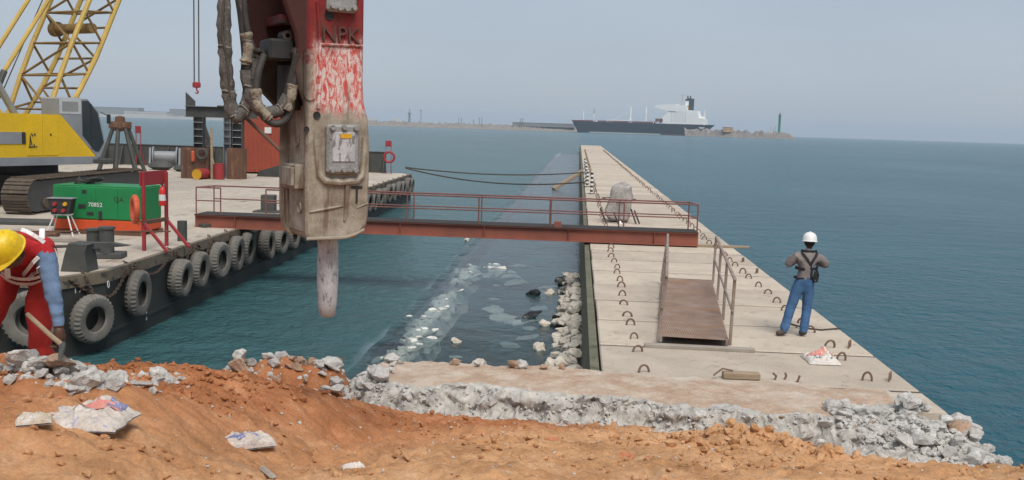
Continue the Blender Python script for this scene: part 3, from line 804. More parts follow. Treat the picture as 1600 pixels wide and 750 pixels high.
# ---- tyre fenders
def tyre_mesh():
    mb = MB()
    prof = [(0.275, -0.10), (0.30, -0.135), (0.40, -0.165), (0.485, -0.155), (0.53, -0.12), (0.545, -0.045), (0.545, 0.045), (0.53, 0.12), (0.485, 0.155), (0.40, 0.165), (0.30, 0.135), (0.275, 0.10), (0.33, 0.085), (0.45, 0.06), (0.46, 0.0), (0.45, -0.06), (0.33, -0.085)]
    def rm(k, j, r):
        if j in (4, 7):
            return r * (1.0 if k % 2 else 0.925)
        if j in (3, 8):
            return r * (1.0 if k % 2 else 0.955)
        return r
    mb.lathe(prof, 64, lambda a, b, c: (c, a, b), True, 0, rm)
    return mb.mesh('tyre', 'rubber', 30)
tyre_me = tyre_mesh()
def link_chain(pts, size=0.075, r=0.013):
    mb = MB()
    L = [Vector(p) for p in pts]
    seg = [(L[i + 1] - L[i]).length for i in range(len(L) - 1)]
    tot = sum(seg); nl = max(3, int(tot / (size * 0.78)))
    for q in range(nl):
        d = tot * (q + 0.5) / nl; i = 0
        while d > seg[i] and i < len(seg) - 1:
            d -= seg[i]; i += 1
        t = (L[i + 1] - L[i]).normalized(); c = L[i] + t * d
        a = t.cross(Vector((0.31, 0.2, 0.93)) if abs(t.z) < 0.9 else Vector((0, 1, 0))).normalized()
        if q % 2:
            a = a.cross(t)
        mb.tube([c + t * size * 0.6 * math.cos(w) + a * size * 0.3 * math.sin(w) for w in [k * math.pi / 4 for k in range(8)]], r, 5, closed=True)
    return mb
rt = random.Random(11)
tl = [(-0.33, -0.42, 0.80, 0.72, 'nearest, on the cut corner of the barge')] + [(0, y, z, 0.0, None) for y, z in ((1.22, 1.05), (3.84, 1.02), (5.19, 1.05), (6.85, 1.09), (8.36, 1.09), (9.5, 1.12), (11.66, 0.98), (13.3, 0.95), (14.9, 0.95), (16.9, 1.0), (19.0, 0.98), (21.2, 1.0), (23.5, 0.98), (26.0, 1.0), (28.2, 1.02), (30.0, 1.05), (31.6, 1.0), (33.2, 1.08), (34.8, 1.0), (36.4, 1.1), (38.2, 1.05), (40.0, 1.1), (42.0, 1.05), (44.0, 1.1), (45.8, 1.05))]
for i, (x, y, z, a, lb) in enumerate(tl):
    loc = bw(x, y, z)
    if i:
        loc = bw(x + 0.215, y, z)
    else:
        loc = bw(-0.02, -0.62, z)
    ang = R(1.43) + (-math.atan2(0.47, 1.0) if i == 0 else rt.uniform(-0.06, 0.06))
    t = empty('tyre_fender', loc, ang)
    ty = obj('tyre', tyre_me, t); ty.rotation_euler = (rt.uniform(0, 6), rt.uniform(-0.03, 0.10), rt.uniform(-0.08, 0.08)); k_ = rt.uniform(0.92, 1.05); ty.scale = (rt.uniform(0.8, 1.15), k_, k_)
    top = BZ - z + 0.02
    link_chain([(-0.05, 0, 0.42), (0.02, 0.02, 0.56), (-0.12, -0.02, top - 0.12), (-0.36, 0.06, top + 0.02)], 0.085, 0.015).build('chain', 'chain', t, 0)
    far = i >= 16
    tag(t, ('grey lorry tyre fender, ' + (lb if lb else (ORD[i] + ' from the near corner along the barge side' if not far else ORD[len(tl) - 1 - i] + ' from the far end of the barge side'))), 'tyre', 'tyre fenders along the barge')
# two tyres on the end face behind the bending worker
for q, (x, yy, z, r_) in enumerate(((-1.02, -1.18, 0.86, 0.15), (-2.38, -1.18, 0.80, 0.0))):
    t = empty('tyre_fender', bw(x, yy, z), R(-90 + 1.43) + r_)
    ty = obj('tyre', tyre_me, t); ty.rotation_euler = (1.0 + q, 0, 0); ty.scale = (1.25, 1.12, 1.12)
    link_chain([(-0.05, 0, 0.42), (-0.02, 0.02, 0.6), (-0.1, -0.02, 0.86), (-0.3, 0.06, 0.96)], 0.085, 0.015).build('chain', 'chain', t, 0)
    tag(t, ('big tyre fender on the barge end behind the blue sleeve of the bending worker', 'big tyre fender on the barge end at the left picture edge')[q], 'tyre', 'tyre fenders along the barge')
# slack chains draped along the edge
for q, (ya, yb) in enumerate(((-0.9, 1.0), (1.4, 3.6), (4.0, 5.0), (5.6, 6.6))):
    pts = []
    for k in range(9):
        f = k / 8
        yy = ya + (yb - ya) * f
        xx = 0.06 if yy > 0 else 0.06 + 0.47 * yy
        pts.append(bw(xx, yy, BZ - 0.08 - 0.5 * math.sin(math.pi * f) * (0.7 if q else 1.0)))
    o = link_chain(pts, 0.09, 0.016).build('mooring_chain', 'chain', None, 0)
    tag(o, 'rusty slack chain draped over the barge side, ' + ORD[q] + ' from the near corner', 'chain', 'chains on the barge edge')

# ================================================================== FOOTBRIDGE from barge to jetty
fb = empty('footbridge', (-11.90, 30.25, BZ - 0.01), 0)
tag(fb, 'rusty red steel footbridge with pipe railings from barge to jetty', 'footbridge')
FL = 15.62
def ibeam(y, name='girder'):
    mb = MB()
    h, w, tf, tw = 0.40, 0.20, 0.022, 0.014
    pr = [(-w / 2, 0), (w / 2, 0), (w / 2, tf), (tw / 2, tf), (tw / 2, h - tf), (w / 2, h - tf), (w / 2, h), (-w / 2, h), (-w / 2, h - tf), (-tw / 2, h - tf), (-tw / 2, tf), (-w / 2, tf)]
    mb.prism(pr, 0, FL, lambda a, b, c: (c, y + a, b))
    g = mb.build(name, 'rust_beam', fb, 20)
    for k in range(6):
        s = MB(); s.box((1.3 + k * 2.6, y - 0.055, h / 2), (0.014, 0.09, h - 2 * tf - 0.004)); s.build('stiffener', 'rust_beam', g, 0)
    return g
FBW = 0.95
ibeam(0.1); ibeam(FBW)
mb = MB(); mb.box((FL / 2, 0.1 + FBW / 2 - 0.05, 0.412), (FL - 0.02, FBW + 0.12, 0.02)); mb.build('walkway_plate', 'dark_gap', fb, 0)
npst = 8
def rail_tube(p0, p1, r=0.021, name='rail'):
    m = MB(); m.tube([p0, p1], r, 8); return m.build(name, 'rail', fb)
ytop = 0.42 + 0.84
for row, yy in ((0, 0.06), (1, FBW + 0.02)):
    xs_ = [0.05 + (FL - 0.1) * k / (npst - 1) for k in range(npst)] if row == 0 else [0.28 + (FL - 0.5) * k / (npst - 1) for k in range(npst)]
    if row == 0:
        xs_ = [xs_[0], 0.83] + xs_[1:]
    for x in xs_:
        rail_tube((x, yy, 0.40), (x, yy, ytop), 0.022, 'post')
    spans = [(xs_[0], 0.83), (xs_[2], xs_[-1])] if row == 0 else [(xs_[0], xs_[-1])]
    for a, b in spans:
        rail_tube((a, yy, ytop), (b, yy, ytop), 0.024)
        rail_tube((a, yy, 0.42 + 0.43), (b, yy, 0.42 + 0.43), 0.019)
rail_tube((0.05, 0.06, ytop), (0.28, FBW + 0.02, ytop))
rail_tube((FL - 0.05, 0.06, ytop), (FL - 0.22, FBW + 0.02, ytop))
rail_tube((FL - 0.05, 0.06, 0.85), (FL - 0.22, FBW + 0.02, 0.85))
mb = MB(); mb.box((11.35, 0.05, 0.50), (0.22, 0.1, 0.2), 0, 0.01); mb.build('lifting_lug', 'rust_beam', fb)
# timber bearer under its jetty end
o = MB().box((4.0, 30.55, PZ + 0.035), (2.6, 0.16, 0.07), 0.02, 0.01).build('timber_bearer', 'timber')
tag(o, 'long timber sticking out past the footbridge end on the jetty', 'timber')

# ================================================================== GANGWAY lying on the jetty
gw = empty('gangway', (1.42, 16.08, PZ + 0.06), -math.atan2(0.60, 6.65))
tag(gw, 'short gangway of rusty chequer plate with handrails lying on the jetty', 'gangway')
GL, GW = 6.65, 1.12
for k in range(4):
    mb = MB(); mb.box((GW / 2, GL * (k + 0.5) / 4, 0.085), (GW - 0.03, GL / 4 - 0.006, 0.012), 0, 0.003); mb.build('chequer_plate', 'chequer', gw, 0)
for x in (0.03, GW - 0.03):
    mb = MB(); mb.box((x, GL / 2, 0.04), (0.05, GL, 0.10), 0, 0.006); mb.build('stringer', 'ramp_rail', gw, 20)
for x in (0.0, GW):
    top = 1.08; sx = -1 if x == 0 else 1
    pp = [GL * k / 3 for k in range(4)]
    lean = 0.10 if x == 0 else 0.02
    for y in pp:
        mb = MB(); mb.box((x + lean / 2 + sx * 0.02, y if y else 0.03, 0.0 + top / 2), (0.05, 0.05, top), rot=Matrix.Rotation(lean / top, 3, 'Y'), bev=0.008); mb.build('post', 'ramp_rail', gw, 20)
    for zz, nm in ((top, 'handrail'), (0.56, 'mid_rail')):
        mb = MB(); mb.box((x + lean * zz / top + sx * 0.02, GL / 2, zz), (0.05 if nm == 'handrail' else 0.035, GL + 0.05, 0.04), 0, 0.008); mb.build(nm, 'ramp_rail', gw, 20)
o = MB().box((2.05, 15.86, PZ + 0.03), (1.75, 0.14, 0.06), -0.02, 0.008).build('timber_sill', 'grey_timber')
tag(o, 'flat grey plank across the near foot of the gangway', 'plank')

# ================================================================== things on the jetty
def sack(name, loc, rz, size, mat, label, seed, lump=0.0, print_=None):
    mb = MB(); n = 44
    L, W, H = size
    def fn(sgn):
        def g(i, j):
            u, v = i / (n - 1) * 2 - 1, j / (n - 1) * 2 - 1
            pil = max(0, (1 - abs(u) ** 3.2)) ** 0.6 * max(0, (1 - abs(v) ** 3.2)) ** 0.6
            wr = 0.5 + 0.9 * fbm(u * 2.6 + seed, v * 2.6, seed, 4)
            x = u * L / 2 * (1 + 0.07 * fbm(v * 2, seed, 1, 3)); y = v * W / 2 * (1 + 0.1 * fbm(u * 2, seed, 5, 3))
            if sgn > 0:
                z = H * pil * (0.55 + 0.55 * wr) + lump * math.exp(-((u - 0.35) ** 2 * 9 + (v - 0.45) ** 2 * 9)) + 0.012
                z += 0.25 * H * pil * abs(fbm(u * 6, v * 6, seed + 3, 3))
            else:
                z = 0.004
            return (x, y, z)
        return g
    mb.grid(n, n, fn(1)); mb.grid(n, n, fn(-1))
    root = empty(name, loc, rz)
    mb.build('sack_body', mat, root, 85)
    if print_:
        for (cx, cy, w, h, m_) in print_:
            q = MB(); k = 7
            def pf(i, j):
                x, y = cx + (i / (k - 1) - 0.5) * w, cy + (j / (k - 1) - 0.5) * h
                u, v = x / (L / 2), y / (W / 2)
                pil = max(0, (1 - abs(u) ** 3.2)) ** 0.6 * max(0, (1 - abs(v) ** 3.2)) ** 0.6
                wr = 0.5 + 0.9 * fbm(u * 2.6 + seed, v * 2.6, seed, 4)
                z = H * pil * (0.55 + 0.55 * wr) + lump * math.exp(-((u - 0.35) ** 2 * 9 + (v - 0.45) ** 2 * 9)) + 0.25 * H * pil * abs(fbm(u * 6, v * 6, seed + 3, 3)) + 0.017
                return (x * (1 + 0.07 * fbm(v * 2, seed, 1, 3)), y * (1 + 0.1 * fbm(u * 2, seed, 5, 3)), z)
            q.grid(k, k, pf); q.build('print', m_, root, 50)
    return tag(root, label, 'sack')
M['print_red'] = wear('faded red print', (0.55, 0.17, 0.13), (0.60, 0.30, 0.25), None, 14, 0.7)
M['print_blue'] = wear('faded blue print', (0.13, 0.15, 0.30), (0.24, 0.25, 0.38), None, 14, 0.7)
sack('sack', (3.86, 15.42, PZ), 0.05, (0.48, 0.62, 0.11), 'sack', 'small pale cement sack lying beside a lifting eye on the jetty', 2, 0.10, [(0, 0.02, 0.40, 0.13, 'print_red'), (0.0, -0.17, 0.30, 0.035, 'print_blue')])
# wrapped block on the jetty
blk = empty('wrapped_block', (1.62, 38.0, PZ))
tag(blk, 'rounded grey wrapped block standing on the jetty behind the footbridge', 'block')
mb = MB()
def blob(i, j):
    th = i / 27 * 2 * math.pi; ph = j / 17 * math.pi
    cx, cy, cz = math.cos(th) * math.sin(ph), math.sin(th) * math.sin(ph), -math.cos(ph)
    f = lambda v, e: math.copysign(abs(v) ** e, v)
    x, y, z = f(cx, 0.42) * 0.47, f(cy, 0.42) * 0.55, (f(cz, 0.45) + 1) * 0.70
    x *= 1 - 0.42 * max(0, z - 0.75) ** 1.1
    x += 0.12 * max(0, z - 0.6)
    k = 1 + 0.30 * fbm(x * 1.9, y * 1.9, z * 1.9, 5)
    z *= 1 + 0.10 * fbm(x * 3 + 4, y * 3, 2, 4)
    return (x * k, y * k, z + 0.03)
mb.grid(28, 18, blob); mb.build('wrapping', 'tarp', blk, 60)
mb = MB()
for p, q in (((-0.50, -0.75, 0.02), (-0.72, -0.66, 0.55)), ((-0.05, -0.95, 0.02), (-0.22, -0.72, 0.42)), ((0.62, -0.80, 0.02), (0.42, -0.62, 0.55)), ((0.75, -0.75, 0.02), (0.55, -0.6, 0.5))):
    mb2 = MB(); mb2.tube([p, q], 0.03, 6); mb2.build('prop', 'black', blk)
mb = MB(); mb.tube([(-0.66, -0.1, 0.9), (0.0, -0.62, 0.75), (0.62, -0.15, 0.88), (0.1, 0.6, 0.9)], 0.018, 6, closed=True); mb.build('lashing', 'rope', blk)
o = place_rock('pale_stone', rock_mesh(901, 0.7, 20, 'pale_stone', 'helmet_white'), (1.62, 36.7, PZ + 0.07), 0.26, random.Random(4))
tag(o, 'small white lump lying in front of the wrapped block', 'stone')
# striped marker posts
def striped():
    t = NT('black and white bands')
    sep = t.n('ShaderNodeSeparateXYZ'); t.l(t.pos('object'), sep.inputs[0])
    s = t.math('GREATER_THAN', t.math('SINE', t.math('MULTIPLY', sep.outputs[2], 27.0)), 0.0)
    t.set(Base_Color=t.mix(s, (0.02, 0.02, 0.02), (0.75, 0.74, 0.70)), Roughness=0.6)
    return t.m
M['striped'] = striped()
for q, (x, y, h) in enumerate(((0.78, 54.0, 1.15), (0.60, 60.5, 1.0), (0.56, 64.0, 1.0), (0.60, 70.0, 1.0), (0.62, 78.0, 1.0), (0.60, 88.0, 1.0))):
    p = empty('marker_post', (x, y, PZ))
    mb = MB(); mb.tube([(0, 0, 0.03), (0, 0, h)], 0.075, 10); mb.build('pole', 'striped', p)
    mb = MB(); mb.lathe([(0.001, 0), (0.2, 0), (0.2, 0.03), (0.06, 0.05)], 12); mb.build('foot', 'black', p)
    tag(p, 'black and white banded marker post on the jetty edge, ' + ORD[q] + ' beyond the footbridge', 'post', 'banded marker posts')
# leaning timber with the mooring ropes
o = MB().box((-0.75, 85.5, 0.85), (3.1, 1.1, 0.22), rot=Matrix.Rotation(R(14), 3, 'Z') @ Matrix.Rotation(R(-32), 3, 'Y'), bev=0.02).build('fender_plank', 'timber')
tag(o, 'thick timber leaning from the jetty side into the water under the ropes', 'timber')
def rope_between(a, b, sag, r, name='mooring_rope', mat='rope'):
    a, b = Vector(a), Vector(b)
    pts = [a.lerp(b, k / 16) - Vector((0, 0, sag * 4 * (k / 16) * (1 - k / 16))) for k in range(17)]
    mb = MB(); mb.tube(pts, r, 6); return mb.build(name, mat)
tag(rope_between(bw(-0.4, 47.0, BZ + 0.45), (0.75, 79.0, PZ + 0.12), 0.35, 0.05), 'upper dark mooring rope from the barge end to the jetty', 'rope', 'mooring ropes')
tag(rope_between(bw(-0.4, 47.0, BZ + 0.4), (0.75, 64.5, PZ + 0.12), 0.55, 0.05), 'lower dark mooring rope sagging from the barge end to the jetty', 'rope', 'mooring ropes')
pts = [(3.95, 18.35, PZ + 0.03), (4.2, 17.95, PZ + 0.02), (4.45, 17.85, PZ + 0.02), (4.7, 18.0, PZ + 0.02), (4.84, 18.1, PZ + 0.02)]
mb = MB(); mb.tube([Vector(p) for p in pts], 0.016, 6); tag(mb.build('loose_rope', 'rope'), 'thin rope snaking behind the man to the jetty edge', 'rope')
# wood scrap and rebar stubs at the root of the jetty
o = MB().box((2.42, 14.02, PZ + 0.055), (0.52, 0.16, 0.09), 0.03, 0.01).build('wood_scrap', 'timber')
tag(o, 'short tan timber offcut lying at the root of the jetty', 'timber')
mb = MB(); mb.tube([(2.02, 13.92, PZ + 0.06), (2.15, 13.98, PZ + 0.15), (2.3, 14.0, PZ + 0.12)], 0.012, 6); tag(mb.build('bent_bar', 'hook'), 'bent rusty bar beside the tan timber offcut', 'bar')
for q, (x, y) in enumerate(((2.9, 14.05), (3.05, 14.1), (3.2, 13.98))):
    mb = MB(); mb.tube([(x, y, PZ), (x + 0.02, y, PZ + 0.06), (x + 0.03 * (q - 1), y, PZ + 0.1)], 0.016, 6)
    tag(mb.build('bar_stub', 'hook'), 'rusty bar stub poking from the jetty right of the offcut, ' + ORD[q] + ' from left', 'bar', 'bar stubs')

# ================================================================== equipment on the barge (barge axes)
def bempty(name, x, y, z=BZ, rz=0.0):
    return empty(name, bw(x, y, z), R(1.43) + rz)
# generator
g = bempty('generator_set', -3.16, 7.15, BZ, R(-3))
tag(g, 'green generator housing with orange base standing on the barge', 'generator')
GX, GY, GH = 2.6, 1.35, 1.30
for yy in (-GY / 2 + 0.1, GY / 2 - 0.1):
    MB().box((0, yy, 0.06), (GX + 0.12, 0.14, 0.12), 0, 0.01).build('skid', 'rusty', g)
MB().box((0, 0, 0.27), (GX, GY, 0.30), 0, 0.02).build('base', 'orange', g)
hs = MB().box((0, 0, 0.42 + 0.475), (GX, GY, 0.95), 0, 0.03).build('housing', 'green', g)
for k in range(4):
    MB().box((-GX / 2 + 0.34 + k * 0.64, -GY / 2 - 0.006, 0.88), (0.61, 0.014, 0.84), 0, 0.005).build('door_panel', 'green', hs)
MB().box((0.0, 0, GH + 0.08), (GX * 0.99, GY * 0.97, 0.03), 0, 0.01).build('roof_sheet', 'green', hs)
for (x, z, w, h) in ((-0.35, 1.22, 0.13, 0.1), (-0.42, 0.80, 0.22, 0.12), (-0.18, 0.60, 0.2, 0.09), (0.12, 0.56, 0.10, 0.24)):
    MB().box((x, -GY / 2 - 0.018, z), (w, 0.02, h), 0, 0.004).build('fitting', 'black', hs)
gfr = lambda x0, z0: (lambda a, b, c: (x0 + a, -GY / 2 - 0.016 - c, z0 + b))
text_part('70852', 0.17, 0.006, 'white', hs, gfr(-0.24, 0.80))
text_part('QA', 0.20, 0.006, 'black', hs, gfr(0.52, 0.96)); text_part('6', 0.20, 0.006, 'black', hs, gfr(1.02, 0.96))
mb = MB()
for k in range(5):
    mb.tube([(-0.75 + 0.28 * math.cos(w) * (1 + 0.06 * k) + 0.05 * k, 0.1 + 0.3 * math.sin(w), GH + 0.13 + 0.03 * k + 0.03 * math.sin(3 * w + k)) for w in [q * 0.42 for q in range(15)]], 0.022, 6, closed=True)
tag(mb.build('cable_coil', 'hose', None), 'coil of dark cable lying on top of the green generator', 'cable')
bpy.context.view_layer.objects.active = None
cc = [o for o in bpy.data.objects if o.name.startswith('cable_coil')][0]
cc.matrix_world = BM @ Matrix.Translation((-3.16, 7.15, BZ)) @ Matrix.Rotation(R(-3), 4, 'Z')
# control box on white stand
c = bempty('socket_box', -3.95, 6.0, BZ, 0.1)
tag(c, 'black socket box on splayed white legs in front of the green generator', 'socket box')
MB().prism([(-0.24, 0.0), (0.24, 0.0), (0.33, 0.42), (-0.33, 0.42)], -0.17, 0.17, lambda a, b, h: (a, h, 0.62 + b)).build('case', 'black', c)
MB().box((0, 0, 1.055), (0.70, 0.40, 0.025), 0, 0.005).build('lid', 'grey_paint', c)
for sx in (-1, 1):
    for sy in (-1, 1):
        mb = MB(); mb.tube([(sx * 0.17, sy * 0.1, 0.62), (sx * 0.38, sy * 0.25, 0.0)], 0.02, 6); mb.build('leg', 'white', c)
for (x, z) in ((-0.13, 0.72), (0.10, 0.72), (-0.13, 0.90), (0.15, 0.90)):
    mb = MB(); mb.lathe([(0.001, 0.07), (0.05, 0.07), (0.06, 0)], 10, lambda a, b, h: (x + a, -0.17 - h, z + b)); mb.build('socket', 'red' if x < 0.12 else 'drum_yellow', c)
mb = MB(); mb.box((0, 0, 0.60), (0.5, 0.3, 0.03)); mb.build('shelf', 'white', c, 0)
# lifebuoy stands
def ring(mbx, cx, cy, cz, r, t, axis):
    pts = []
    for k in range(20):
        w = 2 * math.pi * k / 20
        pts.append((cx + (r * math.cos(w) if axis == 'y' else 0), cy + (r * math.cos(w) if axis == 'x' else 0), cz + r * math.sin(w)))
    mbx.tube(pts, t, 8, closed=True)
def buoy_stand(x, y, rz, label, s=1.0):
    b = bempty('lifebuoy_stand', x, y, BZ, rz)
    tag(b, label, 'lifebuoy stand', 'lifebuoy stands on the barge')
    b.scale = (s, s, s)
    MB().box((-0.10, -0.55, 1.0), (0.08, 0.08, 2.0), 0, 0.008).build('post', 'red', b)
    MB().box((-0.10, 0.55, 0.98), (0.08, 0.08, 1.96), 0, 0.008).build('post', 'red', b)
    MB().box((-0.14, 0, 1.83), (0.03, 1.32, 0.36), 0, 0.006).build('sign_board', 'red', b)
    MB().box((-0.10, 0.0, 0.72), (0.09, 1.2, 0.10), 0, 0.006).build('cross_bar', 'rusty', b)
    for yy in (-0.55, 0.55):
        mb = MB(); mb.box((0.22, yy, 0.36), (0.07, 0.07, 0.98), rot=Matrix.Rotation(R(-42), 3, 'Y'), bev=0.006); mb.build('brace', 'red', b)
    return b
b1 = buoy_stand(-0.40, 4.0, R(-8), 'red steel lifebuoy stand with extinguisher at the near barge edge')
lb = empty('lifebuoy', b1.matrix_basis @ Vector((-0.30, -0.62, 1.05)), R(34))
mb = MB(); ring(mb, 0, 0, 0, 0.31, 0.075, 'x'); mb.build('ring', 'ring_orange', lb)
for k in range(4):
    w = math.pi / 4 + k * math.pi / 2
    mb = MB(); mb.tube([(0.0, 0.31 * math.cos(w) + 0.03 * math.sin(w) * e, 0.31 * math.sin(w) - 0.03 * math.cos(w) * e) for e in (-1, 1)], 0.08, 8); mb.build('band', 'ring_orange', lb)
mb = MB(); mb.tube([(0.08, 0.36, 0.05), (0.1, 0.3, -0.3), (0.09, 0.05, -0.42), (0.1, -0.25, -0.25)], 0.015, 6); mb.build('grab_line', 'ring_orange', lb)
tag(lb, 'orange lifebuoy hanging on the near red stand beside the generator', 'lifebuoy')
ex = empty('fire_extinguisher', b1.matrix_basis @ Vector((-0.10, 0.36, 1.08)), 0)
mb = MB(); mb.lathe([(0.001, 0), (0.085, 0.005), (0.09, 0.03), (0.09, 0.40), (0.06, 0.47), (0.03, 0.50), (0.03, 0.54), (0.001, 0.54)], 16); mb.build('cylinder', 'bright_red', ex)
mb = MB(); mb.lathe([(0.092, 0.14), (0.092, 0.30)], 16); mb.build('label_plate', 'white', ex)
mb = MB(); mb.box((0, -0.03, 0.57), (0.03, 0.12, 0.04)); mb.tube([(0, 0, 0.55), (0.1, -0.02, 0.5), (0.11, -0.02, 0.2)], 0.012, 6); mb.build('valve', 'black', ex, 0)
tag(ex, 'red fire extinguisher with white label on the near red stand', 'extinguisher')
b2 = buoy_stand(-1.45, 46.2, R(90), 'small distant red lifebuoy stand at the far right barge corner')
b2.scale = (0.55, 0.32, 1.12)
lb2 = empty('lifebuoy', bw(-1.35, 45.9, BZ + 1.15), R(1.43))
mb = MB(); ring(mb, 0, 0, 0, 0.34, 0.08, 'y'); mb.build('ring', 'red', lb2)
tag(lb2, 'red lifebuoy ring on the distant stand at the far right barge corner', 'lifebuoy')
b3 = buoy_stand(-18.7, 46.3, R(55), 'small distant red stand showing above the far bulwark beside the crane')
b3.scale = (0.6, 0.5, 1.35)
# dunnage and plates lying on the deck
for q, (x, y, l, w, rz, m_, lb_, nm, ct) in enumerate(((-4.6, 4.6, 4.4, 0.22, 0.02, 'grey_timber', 'long grey pipe-like timber on deck in front of the generator', 'deck_timber', 'timber'),
        (-6.5, 8.6, 3.6, 0.9, 0.1, 'steel_dark', 'dark flat plate on deck left of the generator', 'deck_plate', 'plate'),
        (-6.0, 5.0, 4.2, 1.5, 0.05, 'rusty', 'brown dunnage mat on deck left of the socket box', 'deck_mat', 'mat'),
        (-0.9, 9.6, 0.9, 0.3, 0.9, 'steel_dark', 'short dark beam on deck behind the lifebuoy stand', 'deck_beam', 'beam'))):
    o = MB().box(bw(x, y, BZ + 0.06), (l, w, 0.12), R(1.43) + rz, 0.02).build(nm, m_)
    tag(o, lb_, ct)
o = MB().box(bw(-1.3, 2.7, BZ + 0.55), (3.2, 0.035, 0.035), R(20), 0.004).build('deck_bar', 'rusty')
tag(rope_between(bw(-3.6, 0.6, BZ + 0.4), bw(-0.45, 0.0, BZ + 0.55), 0.05, 0.035, 'fairlead_rope'), 'rope led over the corner fairlead behind the worker', 'rope')
tag(o, 'thin brown bar resting across the near bollards', 'bar')
o.location.z -= 0.0

# ---- gantry frame, bins, drums, container at the far part
gt = bempty('steel_portal', -9.7, 35.6)
tag(gt, 'dark steel portal with heavy top beam over rusty bins on the barge', 'portal')
def hbeam(p0, p1, w, h, mat, parent, name):
    p0, p1 = Vector(p0), Vector(p1)
    t = (p1 - p0).normalized(); L = (p1 - p0).length
    a = t.cross(Vector((0, 1, 0))).normalized(); b = Vector((0, 1, 0))
    tf = 0.03
    pr = [(-w / 2, -h / 2), (w / 2, -h / 2), (w / 2, -h / 2 + tf), (0.012, -h / 2 + tf), (0.012, h / 2 - tf), (w / 2, h / 2 - tf), (w / 2, h / 2), (-w / 2, h / 2), (-w / 2, h / 2 - tf), (-0.012, h / 2 - tf), (-0.012, -h / 2 + tf), (-w / 2, -h / 2 + tf)]
    return MB().prism(pr, 0, L, lambda u, v, c: p0 + t * c + b * u + a * v).build(name, mat, parent, 20)
hbeam((-1.75, 0, 3.75), (2.4, 0, 3.75), 0.4, 0.62, 'steel_dark', gt, 'top_beam')
MB().prism([(-1.75, 4.07), (-1.2, 4.07), (-1.2, 4.35), (-1.75, 4.85)], -0.03, 0.03, lambda a, b, c: (a, c, b)).build('gusset', 'steel_dark', gt, 0)
MB().box((1.0, 0, 4.10), (1.7, 0.5, 0.08), 0, 0.01).build('top_plate', 'steel_dark', gt)
for x, m_ in ((-0.95, 'steel_dark'), (0.72, 'grey_paint'), (1.3, 'steel_dark')):
    l = hbeam((x, 0, 0.0), (x, 0, 3.44), 0.5, 0.55 if m_ == 'steel_dark' else 0.4, m_, gt, 'leg')
    for k in range(4):
        MB().box((x, -0.12, 1.95 + k * 0.4), (0.5, 0.3, 0.02)).build('rung_plate', 'pale_grey' if m_ == 'steel_dark' else m_, l, 0)
MB().prism([(-0.66, 1.8), (-0.66, 3.2), (-0.2, 1.8)], -0.02, 0.02, lambda a, b, c: (a, c, b)).build('gusset', 'steel_dark', gt, 0)
def bin_(x, y, w, d, h, lb_):
    b = bempty('steel_bin', x, y)
    tag(b, lb_, 'bin', 'rusty bins below the portal')
    for (cx, cy, ww, dd) in ((0, -d / 2, w, 0.05), (0, d / 2, w, 0.05), (-w / 2, 0, 0.05, d - 0.06), (w / 2, 0, 0.05, d - 0.06)):
        MB().box((cx, cy, h / 2), (ww, dd, h)).build('side_plate', 'rusty', b, 0)
    for k in range(3):
        MB().box((-w / 2 + w * (k + 0.5) / 3, -d / 2 - 0.05, h / 2), (0.07, 0.05, h)).build('rib', 'rusty', b, 0)
    MB().box((0, 0, 0.05), (w - 0.08, d - 0.08, 0.06)).build('floor_plate', 'rusty', b, 0)
bin_(-10.35, 34.4, 1.55, 0.9, 1.72, 'rusty open steel bin under the left leg of the portal')
bin_(-8.25, 34.9, 0.85, 0.8, 1.75, 'narrow rusty steel bin under the right leg of the portal')
def drum(name, x, y, lying, m1, m2, label, rz=0.0):
    d = bempty(name, x, y, BZ + (0.30 if lying else 0.0), rz)
    fr = (lambda a, b, c: (a, c - 0.44, b)) if lying else (lambda a, b, c: (a, b, c))
    MB().lathe([(0.29, 0.0), (0.29, 0.28), (0.305, 0.295), (0.29, 0.31), (0.29, 0.57), (0.305, 0.585), (0.29, 0.60), (0.29, 0.88)], 20, fr).build('shell', m1, d)
    MB().lathe([(0.001, 0.02), (0.27, 0.02), (0.28, 0.0), (0.30, -0.006), (0.30, 0.02)], 20, fr).build('end_cap', m2, d)
    MB().lathe([(0.30, 0.86), (0.30, 0.886), (0.28, 0.88), (0.27, 0.86), (0.001, 0.86)], 20, fr).build('end_cap', m1, d)
    return tag(d, label, 'drum', 'drums by the portal')
drum('oil_drum', -9.85, 33.6, True, 'red', 'drum_yellow', 'oil drum lying down with its yellow end towards us', R(-14))
drum('oil_drum', -8.95, 33.9, False, 'red', 'rusty', 'upright dark red oil drum below the portal')
rg = bempty('hose_reel', -10.1, 33.85, BZ + 1.25)
mb = MB(); ring(mb, 0.25, -0.12, 0.15, 0.26, 0.07, 'y'); mb.build('coil', 'steel_dark', rg); mb = MB(); mb.box((-0.3, -0.05, 0.0), (0.2, 0.15, 0.62), 0, 0.06); mb.build('float', 'ring_orange', rg)
tag(rg, 'orange float and dark hose coil hanging on the left rusty bin', 'hose coil')
mb = MB(); mb.tube([bw(-9.35, 33.9, BZ), bw(-9.45, 34.1, BZ + 2.9)], [0.09, 0.07], 8); mb.tube([bw(-8.95, 33.7, BZ), bw(-9.4, 34.0, BZ + 1.3)], 0.05, 6)
tag(mb.build('timber_prop', 'timber'), 'pale timber prop leaning against the rusty bins', 'timber')
ct = bempty('shipping_container', -8.0, 42.2, BZ, R(4))
tag(ct, 'red steel container partly hidden behind the hammer', 'container')
CW, CD, CH = 4.2, 2.4, 3.6
MB().box((0, 0, CH / 2 + 0.1), (CW, CD, CH), 0, 0.03).build('shell', 'container', ct)
